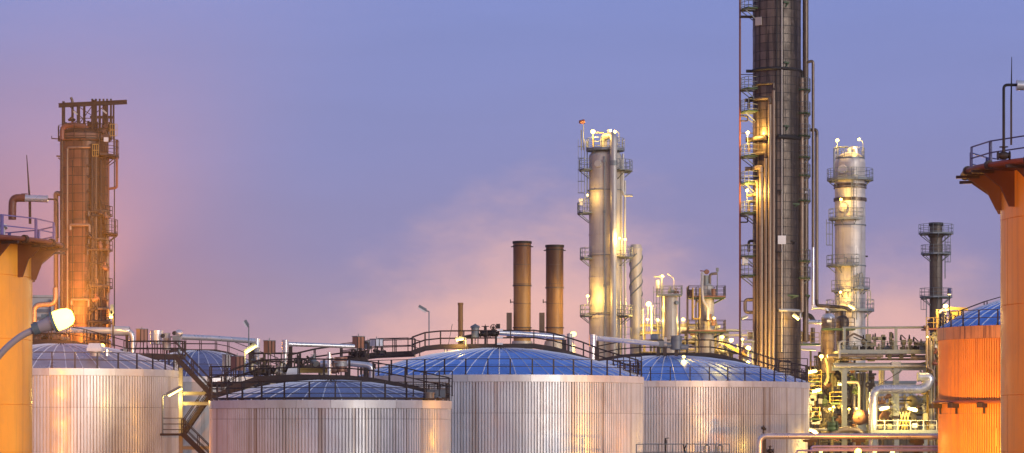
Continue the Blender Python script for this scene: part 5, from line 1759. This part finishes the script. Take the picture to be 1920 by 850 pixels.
# dark sheeted backings, added to darken and close the view behind the pipes
for xa, xb, yt, lab in ((1512, 1640, 704, 'added dark sheeted backing behind the fat yellow vessel'), (1640, 1760, 771, 'low added dark sheeted backing behind the horizontal drums')):
    dd = 303.0
    S = thing('dark_backdrop', lab, 'backdrop', (W((xa + xb) / 2, 0, dd).x, dd, 0))
    zt_ = at_z(yt, dd)
    MB().box((S.location.x, dd + 3, zt_ / 2), (M(xb - xa, dd), 5.4, zt_)).build('wall', MT['black'], S, False)
    n_ = int((xb - xa) / 11)
    w_ = M(xb - xa, dd) / n_
    sm_ = MB().box((0, 0, zt_ / 4), (w_ * .93, .12, zt_ / 2 - .1)).mesh('wall_sheet', MT['backdrop'], smooth=False)
    for i in range(n_):
        for z_ in (.05, zt_ / 2 + .02):
            put('wall_sheet', sm_, S, (-M(xb - xa, dd) / 2 + w_ * (i + .5), .24 + random.uniform(-.03, .03), z_))
    MB().box((S.location.x, dd + 3, zt_ + .12), (M(xb - xa, dd) + .4, 5.9, .24)).build('roof_edge', MT['steel'], S, False)

# ---- pipe bridge with motors on top
D = 278.0
PB = thing('pipe_bridge', 'grey steel pipe bridge carrying a row of motors', 'pipe rack', W(1660, 900, D))
for x, y0, w in ((1583, 688, .52), (1680, 690, .58), (1735.5, 692, .46)):
    for dd in (D, D + 5):
        MB().ibeam(W(x, 920, dd), W(x, y0, dd), w, w).build('column', MT['galv'], PB, False)
        for s in (-1, 1):
            MB().beam(W(x + s * 11, y0 + 3, dd), W(x + s * 1.5, y0 + 14, dd), .14, .18).build('knee_brace', MT['galv'], PB, False)
for y, xa, xb, h in ((691, 1560, 1752, .42), (683, 1562, 1752, .26)):
    for dd in (D - .05, D + 5):
        MB().ibeam(W(xa, y, dd), W(xb, y, dd), .36, h).build('beam', MT['galv'], PB, False)
MB().box((W(1663, 0, D).x, D + 2.5, at_z(660, D)), (M(186, D), 5.4, .2)).build('deck', MT['galv'], PB, False)
MB().beam(W(1570, 659.5, D - .35), W(1757, 659.5, D - .35), .12, .42).build('deck_edge', MT['galv'], PB, False)
line_railing(PB, [W(1571, 657.5, D - .3), W(1756, 657.5, D - .3)], MT['galv'], .95, 1.5, .08, (1, .55))
for x in (1583, 1680):
    MB().beam(W(x, 660, D), W(x, 615, D), .26, .26).build('post', MT['galv'], PB, False)
MB().tube(W(1580, 615, D), W(1737, 614, D), .12, 8).build('crane_rail', MT['galv'], PB)
for y, xa, xb, w, m, dd in ((667.5, 1551, 1656, 6.5, 'brown_pipe', D - .6), (672, 1708, 1752, 7, 'brown_pipe', D - .4), (674, 1562, 1745, 4, 'brown', D + 1), (668, 1660, 1757, 4, 'black', D + 2), (664, 1590, 1700, 3, 'black', D + 1), (686.5, 1565, 1745, 5, 'pale', D - .6)):
    jacketed(PB, [W(xa, y, dd), W(xb, y, dd)], M(w, dd) / 2, MT[m], step=1.6)
for x in (1620, 1648, 1668, 1690, 1712):
    MB().box(W(x, 668, D + 1), (.35, .6, .7)).build('pipe_shoe', MT['olive'], PB, False)
MB().box(W(1680, 682, D - .1), (M(18, D), .5, .4)).build('bearing_plate', MT['pale'], PB, False)
for x, y, w, h, hor in ((1628, 640, 9, 26, 0), (1648, 635, 26, 6, 1), (1656, 640, 6, 24, 0), (1673, 646, 5, 18, 0), (1694, 642, 9, 9, 0), (1706, 641, 7, 9, 0), (1723, 645, 18, 6, 1), (1738, 645, 8, 8, 0), (1748, 645, 7, 9, 0), (1620, 640, 9, 8, 0), (1635, 650, 6, 14, 0), (1670, 634, 4, 22, 0)):
    dd = D + 1.2
    b_ = MB().box(W(x, y, dd), (M(w, dd), .8, M(h, dd)))
    if hor:
        b_.box(W(x - w * .3, y + 8, dd), (.25, .5, M(14, dd))).box(W(x + w * .3, y + 8, dd), (.25, .5, M(14, dd)))
    else:
        b_.box(W(x, y + h / 2 + 2, dd), (M(w, dd) * .6, .5, M(14, dd)))
    b_.lathe([(.001, 0), (M(2.4, dd), 0), (M(2.4, dd), .5), (.001, .5)], W(x, y, dd - .9), 10, axis=(0, 1, 0))
    b_.build('motor', MT['olive'], PB, False)
for x, y in ((1619, 628), (1637, 627), (1641, 625), (1674, 625), (1689, 628), (1705, 628), (1713, 632), (1727, 636)):
    MB().tube(W(x, y + 10, D + 1), W(x, y, D + 1), .14, 6, .06).build('terminal', MT['black'], PB)
for xa, ya, xb, yb in ((1690, 628, 1698, 636), (1713, 632, 1722, 641), (1600, 632, 1614, 638), (1613, 630, 1626, 640)):
    MB().beam(W(xa, ya, D + .6), W(xb, yb, D + .6), .08, .1).build('strut', MT['black'], PB, False)
k = MB().beam(W(1583, 637, D + .5), W(1601, 626, D + .5), .2, .2).beam(W(1601, 626, D + .5), W(1616, 633, D + .5), .2, .2)
k.build('little_gable', MT['brown'], PB, False)
for i in range(12):
    x = 1578 + i * 14 + random.uniform(-4, 4)
    valve(PB, W(x, 653, D + 1), random.uniform(.16, .26), MT[random.choice(['olive', 'black', 'steel2', 'silver_dull'])])
jacketed(PB, [W(1574, 672, D - 1), W(1574, 641, D - 1), W(1586, 640, D - 1)], .1, MT['pale'], br=.3, step=5)
drum(PB, W(1622, 694, D + 1), M(10, D), M(9, D), MT['drum'], 'hoist')
MB().box(W(1618, 689, D + .4), (M(7, D), .5, M(8, D))).beam(W(1627, 697, D + 1), W(1627, 718, D + 1), .05, .05).lathe([(.12, -.05), (.3, -.05), (.3, .05), (.12, .05)], W(1627, 722, D + 1), 10, axis=(0, -1, 0)).build('hoist_hook', MT['steel'], PB)
MB().beam(W(1688, 697, D - .5), W(1638, 728, D - .5), .05, .06).build('stay_rod', MT['steel'], PB, False)

# ---- large bent duct
T = thing('bent_duct', 'large silver duct with segmented bends under the pipe bridge', 'duct', W(1637, 860, 274))
d = 274.0
pts = rounded([W(1637, 860, d), W(1637, 730, d), W(1735, 730, d), W(1746, 707, d), W(1722, 707, d)], 1.0, 7)
MB().sweep(pts, M(8.3, d), 16).build('duct', MT['silver'], T)
for i in range(1, len(pts) - 1):
    u = (pts[i + 1] - pts[i - 1]).normalized()
    MB().tube(pts[i] - u * .04, pts[i] + u * .04, M(8.9, d), 16).build('seam_ring', MT['silver'], T)
for x in (1652, 1672, 1692, 1708):
    MB().tube(W(x - .6, 730, d), W(x + .6, 730, d), M(8.8, d), 16).build('seam_ring', MT['silver'], T)
MB().lathe([(M(9, d), -.1), (M(9, d), .1), (.001, .1)], W(1722, 707, d), 16, axis=(-1, 0, 0)).build('end_flange', MT['silver_dull'], T)

# ---- horizontal drums seen end on
for x, y, r, m, L_, lab in ((1611, 783, 13.5, 'drum', 5.5, 'brown horizontal drum left of the bent duct riser'), (1658, 784, 11.5, 'drum', 4, 'reddish horizontal drum right of the bent duct riser'), (1709, 752, 10.5, 'olive', 5, 'upper of two stacked pale drums under the pipe bridge'), (1707, 784, 10.5, 'olive', 5, 'lower of two stacked pale drums under the pipe bridge')):
    d = 280.0
    p = W(x, y, d)
    T = thing('horizontal_drum', lab, 'drum', p - Vector((0, 0, M(r, d) + .7)), 'horizontal drums in the process unit')
    rr = M(r, d)
    ax = Vector((.45, 1, 0)).normalized()
    MB().lathe([(.001, -.25), (rr * .5, -.2), (rr * .85, -.08), (rr * .98, .05), (rr, .2), (rr, .35), (rr * 1.04, .36), (rr * 1.04, .48), (rr, .5), (rr, L_), (.001, L_ + .2)], p, 24, axis=ax).build('shell', MT[m], T)
    MB().lathe([(.001, -.3), (.14, -.3), (.14, 0)], p, 10, axis=ax).build('nozzle', MT['steel'], T)
    for s in (.8, L_ - .8):
        q = p + ax * s
        MB().box(q - Vector((0, 0, rr + .25)), (rr * 1.5, .25, .9), .4).build('saddle', MT['galv'], T, False)
# lower walk deck
T = thing('walk_deck', 'pale railed walk deck in front of the horizontal drums', 'platform', W(1690, 870, 272))
d = 272.0
MB().beam(W(1630, 809.5, d), W(1757, 809.5, d), 2.2, .34).build('deck', MT['galv'], T, False)
line_railing(T, [W(1634, 807, d - 1), W(1756, 807, d - 1)], MT['pale'], .98, 1.25, .09, (1, .5))
for x in (1690, 1696, 1702):
    MB().beam(W(x - 6, 806, d + .3), W(x + 4, 772, d + .3), .1, .1).beam(W(x + 6, 806, d + .3), W(x - 3, 772, d + .3), .08, .08).build('stair_rail', MT['yellow'], T, False)
for x in (1640, 1680, 1735):
    MB().beam(W(x, 811, d + .5), W(x, 930, d + .5), .4, .4).build('leg', MT['galv'], T, False)
for x, y, w, h in ((1715, 798, 9, 8), (1735, 782, 8, 14), (1668, 800, 8, 10), (1650, 800, 6, 9), (1747, 800, 8, 10)):
    MB().box(W(x, y, d + .6), (M(w, d), .4, M(h, d))).build('switch_box', MT['white'] if w > 8 else MT['olive'], T, False)
k = MB()
for y in (745, 757, 770):
    k.tube(W(1640, y, d + 9), W(1757, y, d + 9), .09, 6)
for x in (1645, 1668, 1696, 1722, 1742):
    k.beam(W(x, 812, d + 9), W(x, 740, d + 9), .16, .16)
k.build('back_frame', MT['olive'], T, False)
rng = random.Random(31)
for i in range(26):
    x, y = rng.uniform(1640, 1756), rng.uniform(742, 805)
    valve(T, W(x, y, d + rng.uniform(4, 9)), rng.uniform(.12, .25), MT[rng.choice(['olive', 'drum', 'galv', 'silver_dull', 'black'])], (rng.uniform(-1, 1), 0, rng.uniform(-1, 1)))
for i in range(46):
    x, y = rng.uniform(1640, 1757), rng.uniform(735, 835)
    dd = d + rng.uniform(5, 11)
    L_ = rng.uniform(12, 50)
    q = W(min(x + L_, 1760), y, dd) if rng.random() < .45 else W(x, y + L_, dd)
    MB().tube(W(x, y, dd), q, rng.uniform(.05, .17), 8).build('pipe', MT[rng.choice(['steel', 'olive', 'brown', 'galv', 'steel', 'silver_dull'])], T)
tube_lamp('bright tube lamp above the reddish horizontal drum', 1658, 765, 270, 14, 900, 1.0, None, (1, .74, .22))
tube_lamp('bright tube lamp between the two stacked pale drums', 1711, 767, 270, -12, 900, 1.0, None, (1, .74, .22))

# ---- services tower between the bridge and the orange tank
D = 276.0
T = thing('service_tower', 'narrow yellow railed service tower left of the orange tank', 'tower', W(1752, 900, D))
for x in (1739, 1757, 1772):
    for dd in (D, D + 3):
        MB().beam(W(x, 920, dd), W(x, 580 if x > 1750 else 612, dd), .2, .2).build('post', MT['yellow'] if x < 1760 else MT['olive'], T, False)
for y, m in ((617, 'red'), (646, 'olive'), (680, 'green'), (715, 'olive'), (738, 'yellow'), (790, 'steel')):
    MB().box((W(1757, 0, D).x, D + 1.5, at_z(y, D)), (M(42, D), 3.4, .16)).build('deck', MT[m], T, False)
    line_railing(T, [W(1737, y - 1, D - .2), W(1778, y - 1, D - .2)], MT['yellow'] if y != 646 else MT['steel2'], 1.1, .7, .06, (1, .55))
for x in (1743, 1746, 1751, 1763):
    jacket_pipe(T, W(x, 0, D - .6).x, D - .6, at_z(860, D), at_z(630 + (x % 7) * 6, D), .13, MT['brown' if x % 2 else 'olive'], 1.5)
jacketed(T, [W(1738, 610, D - 1), W(1738, 690, D - 1), W(1750, 695, D - 1), W(1752, 712, D - 1)], .13, MT['brown_pipe'], br=.4, step=4)
rng = random.Random(41)
for i in range(22):
    x, y = rng.uniform(1740, 1768), rng.uniform(605, 800)
    valve(T, W(x, y, D + rng.uniform(-.8, 2)), rng.uniform(.15, .3), MT[rng.choice(['drum', 'olive', 'black', 'red', 'silver_dull'])], (rng.uniform(-1, 1), 0, rng.uniform(-1, 1)))
jacketed(T, [W(1762, 640, D), W(1762, 582, D), W(1780, 581, D)], .14, MT['pale'], br=.3, step=3)
MB().beam(W(1770, 578, D), W(1815, 580, D), .2, .3).build('beam', MT['yellow'], T, False)
MB().box(W(1792, 597, D), (1.2, .6, 1.5)).build('cabinet', MT['yellow'], T, False)
floodlight('flaring lamp above the service tower beside the orange tank rim', 1773, 574, D - .8, 500, (1, .62, .18), 'warm', .42, 1.0)
floodlight('small lamp at mid height of the narrow service tower', 1739, 632, D - 1.5, 120, size=.2, arm=.3)
pl = thing('pole_lamp', 'blue capped pole lamp behind the orange tank railing', 'lamp', W(1780, 620, 270))
MB().tube(W(1780, 620, 270), W(1780, 553, 270), .06, 6).build('pole', MT['black'], pl)
MB().lathe([(.16, 0), (.2, .2), (.17, .6), (.001, .62)], W(1780, 552, 270), 12).build('housing', MT['blue'], pl)
MB().lathe([(.001, -.1), (.15, -.05), (.16, 0)], W(1780, 552, 270), 12).build('lens', MT['coolw'], pl)

# ------------------------------------------------------------------ long pipes low in front
d = 208.0
T = thing('ground_pipe', 'long silver pipe crossing low in front of the right blue tank', 'pipe', W(1424, 1060, d))
jacketed(T, [W(1424, 1060, d), W(1424, 818, d), W(1600, 818.5, d), W(1800, 819, d)], M(5.6, d), MT['silver'], br=.6, step=1.2, n=16)
for x in (1519, 1609, 1718):
    MB().ibeam(W(x, 1060, d), W(x, 828, d), .34, .34).beam(W(x - 13, 827, d), W(x + 13, 827, d), .6, .2).build('support', MT['steel'], T, False)
MB().beam(W(1433, 1060, d + .2), W(1433, 824, d + .2), .28, .28).build('support', MT['steel'], T, False)
MB().tube(W(1431, 813, d), W(1431, 798, d), .06, 6).box(W(1431, 803, d), (.26, .26, .2)).box(W(1434, 805, d), (.2, .2, .2)).build('drain_cock', MT['black'], T)
MB().beam(W(1705, 829, d), W(1732, 829, d), .4, .25).beam(W(1728, 830, d), W(1716, 842, d), .2, .2).build('bracket', MT['steel'], T, False)
for k, (y, w, xa) in enumerate(((837.5, 4.5, 1521), (842.5, 4, 1521), (845, 3.5, 1493))):
    T = thing('ground_pipe', ('topmost of three lilac painted pipes below the long silver pipe', 'middle of three lilac painted pipes below the long silver pipe', 'lowest lilac pipe, bending down at its left end')[k], 'pipe', W(xa, 1060, 206 - k * .4), 'lilac pipes low in front')
    dd = 206 - k * .4
    MB().pipe([W(xa, 1060, dd), W(xa, y, dd), W(1800, y + .5, dd)], M(w, dd) / 2, .25, 10).build('pipe', MT['lilac_pipe'], T)
    MB().beam(W(1519, 1062, dd + .25), W(1519, y + w, dd + .25), .16, .16).build('support', MT['steel'], T, False)
T = thing('valve_stand', 'little dark valve stand in front of the silver pipe elbow', 'valve', W(1444, 1060, 205))
MB().tube(W(1444, 1060, 205), W(1444, 842, 205), .09, 8).build('stem', MT['black'], T)
valve(T, W(1444, 846, 205), .16, MT['black'])
T = thing('bund_platform', 'grey railed platform with valve gear low before the blue tanks', 'platform', W(1280, 1000, 186))
d = 186.0
MB().box((W(1281, 0, d).x, d + 1, at_z(874, d)), (M(176, d), 2.4, .16)).build('deck', MT['steel2'], T, False)
line_railing(T, [W(1193, 873, d), W(1207, 873, d), W(1368, 873, d), W(1368, 873, d + 2.2)], MT['steel2'], M(40, d), 1.0, .07, (1, .62, .3), .035)
for x in (1200, 1290, 1362):
    MB().beam(W(x, 874, d + .8), W(x, 1080, d + .8), .2, .2).build('leg', MT['steel2'], T, False)
MB().tube(W(1248, 873, d + .3), W(1248, 822, d + .3), .07, 6).beam(W(1247, 822, d + .3), W(1255, 821.5, d + .3), .05, .05).box(W(1248, 829, d + .3), (.16, .16, .25)).build('valve_spindle', MT['black'], T)
MB().beam(W(1281, 833, d + .3), W(1287, 873, d + .3), .08, .08).beam(W(1289, 831, d + .3), W(1283, 842, d + .3), .1, .1).beam(W(1283, 842, d + .3), W(1290, 860, d + .3), .08, .08).build('lever_gear', MT['black'], T)
for x in (1321, 1346):
    MB().pipe([W(x, 873, d + .4), W(x, 835, d + .4), W(x + 9, 835, d + .4), W(x + 9, 873, d + .4)], .05, .2, 6).build('gate_hoop', MT['steel2'], T)

# lamps low between the pipes
for x, y, dd, w_, cc, gm, s, lab in ((1609, 846, 202, 800, SOD, 'sodium', .42, 'orange sodium lamp at the bottom edge below the pipe bridge'), (1640, 846, 230, 500, WARM, 'warm', .3, 'left of two yellow lamps at the bottom edge below the drums'),
                                     (1673, 848, 230, 600, WARM, 'warm', .32, 'right of two yellow lamps at the bottom edge below the drums'), (1539, 847, 214, 250, WARM, 'warm', .24, 'small lamp at the bottom edge right of the blue tank')):
    floodlight(lab, x, y, dd, w_, cc, gm, s, 1.0, off=(0, -.4, .5))
floodlight('sodium lamp on short post lighting the orange tank wall', 1776, 868, 181, 7000, (1.0, .46, .06), 'sodium', .35, 1.2, off=(0, .6, .4))

# ------------------------------------------------------------------ things far behind
B = thing('far_building', 'pale flat roofed building far behind the yellow tank gallery', 'building', (W(80, 0, 380).x, 384, 0), 'buildings behind the plant')
MB().box((W(80, 0, 380).x, 384, at_z(558, 380) / 2), (M(60, 380), 8, at_z(558, 380))).build('wall', MT['far'], B, False)
MB().box((W(80, 0, 380).x, 384, at_z(557, 380) + .1), (M(62, 380), 8.4, .3)).build('roof_edge', MT['pale'], B, False)
for y in (583, 597):
    MB().box((W(80, 0, 380).x, 379.9, at_z(y, 380)), (M(54, 380), .12, M(6, 380))).build('window', MT['steel2'], B, False)
MB().box((W(103, 0, 380).x, 379.5, at_z(590, 380)), (.8, .8, M(60, 380))).build('pilaster', MT['pale'], B, False)
T = thing('elbow_pipe', 'brown pipe with two bends beside the yellow tank wall', 'pipe', W(64, 800, 262))
jacketed(T, [W(64, 800, 262), W(64, 572, 262), W(104, 570, 262), W(104, 540, 262)], M(5, 262), MT['brown_pipe'], br=.7)
k = thing('low_pipe_rack', 'dark low rack of pipes and valves behind the left ribbed tank', 'pipe rack', W(80, 700, 240))
d = 240.0
for x in (62, 84, 106):
    MB().beam(W(x, 900, d), W(x, 612, d), .25, .25).build('column', MT['brown'], k, False)
for y in (608, 622, 636):
    MB().tube(W(40, y, d), W(130, y, d), .2, 8).build('pipe', MT['brown_pipe'], k)
rng = random.Random(51)
for i in range(14):
    valve(k, W(rng.uniform(58, 108), rng.uniform(606, 645), d - .5), rng.uniform(.2, .35), MT[rng.choice(['drum', 'brown', 'black'])])
B = thing('far_building', 'low grey hall far behind the bent duct', 'building', (W(1677, 0, 420).x, 425, 0), 'buildings behind the plant')
zt = at_z(719, 420)
MB().box((W(1677, 0, 420).x, 426, zt / 2), (M(84, 420), 10, zt)).build('wall', MT['far'], B, False)
MB().box((W(1677, 0, 420).x, 426, zt + .2), (M(86, 420), 10.5, .4)).build('roof_edge', MT['steel2'], B, False)
for i in range(6):
    MB().box((W(1641 + i * 14, 0, 420).x, 420.95, at_z(738, 420)), (.6, .15, 2.6)).build('window', MT['steel2'], B, False)
B = thing('far_building', 'long low dark hall far behind the whole plant', 'building', (0, 640, 0), 'buildings behind the plant')
MB().box((35, 640, 8.5), (190, 20, 17)).build('wall', MT['far'], B, False)
MB().box((35, 640, 17.3), (191, 20.5, .6)).build('roof_edge', MT['steel2'], B, False)
for i in range(40):
    MB().box((-55 + i * 4.6, 629.9, 12), (2.4, .2, 1.6)).build('window', MT['steel2'], B, False)

# ------------------------------------------------------------------ thin mist, added to catch the glow of the lamps
hz = MB().box((0, 675, 28.5), (1840, 1690, 59)).build('haze', MT['far'], None, False)
hz['kind'] = 'stuff'
hm = bpy.data.materials.new('mist')
hm.use_nodes = True
ht = hm.node_tree
ht.nodes.clear()
ho = ht.nodes.new('ShaderNodeOutputMaterial')
hv = ht.nodes.new('ShaderNodeVolumePrincipled')
hv.inputs['Color'].default_value = (.9, .88, .9, 1)
hv.inputs['Density'].default_value = .00011
hv.inputs['Anisotropy'].default_value = 0.0
ht.links.new(hv.outputs[0], ho.inputs['Volume'])
hz.data.materials.clear()
hz.data.materials.append(hm)
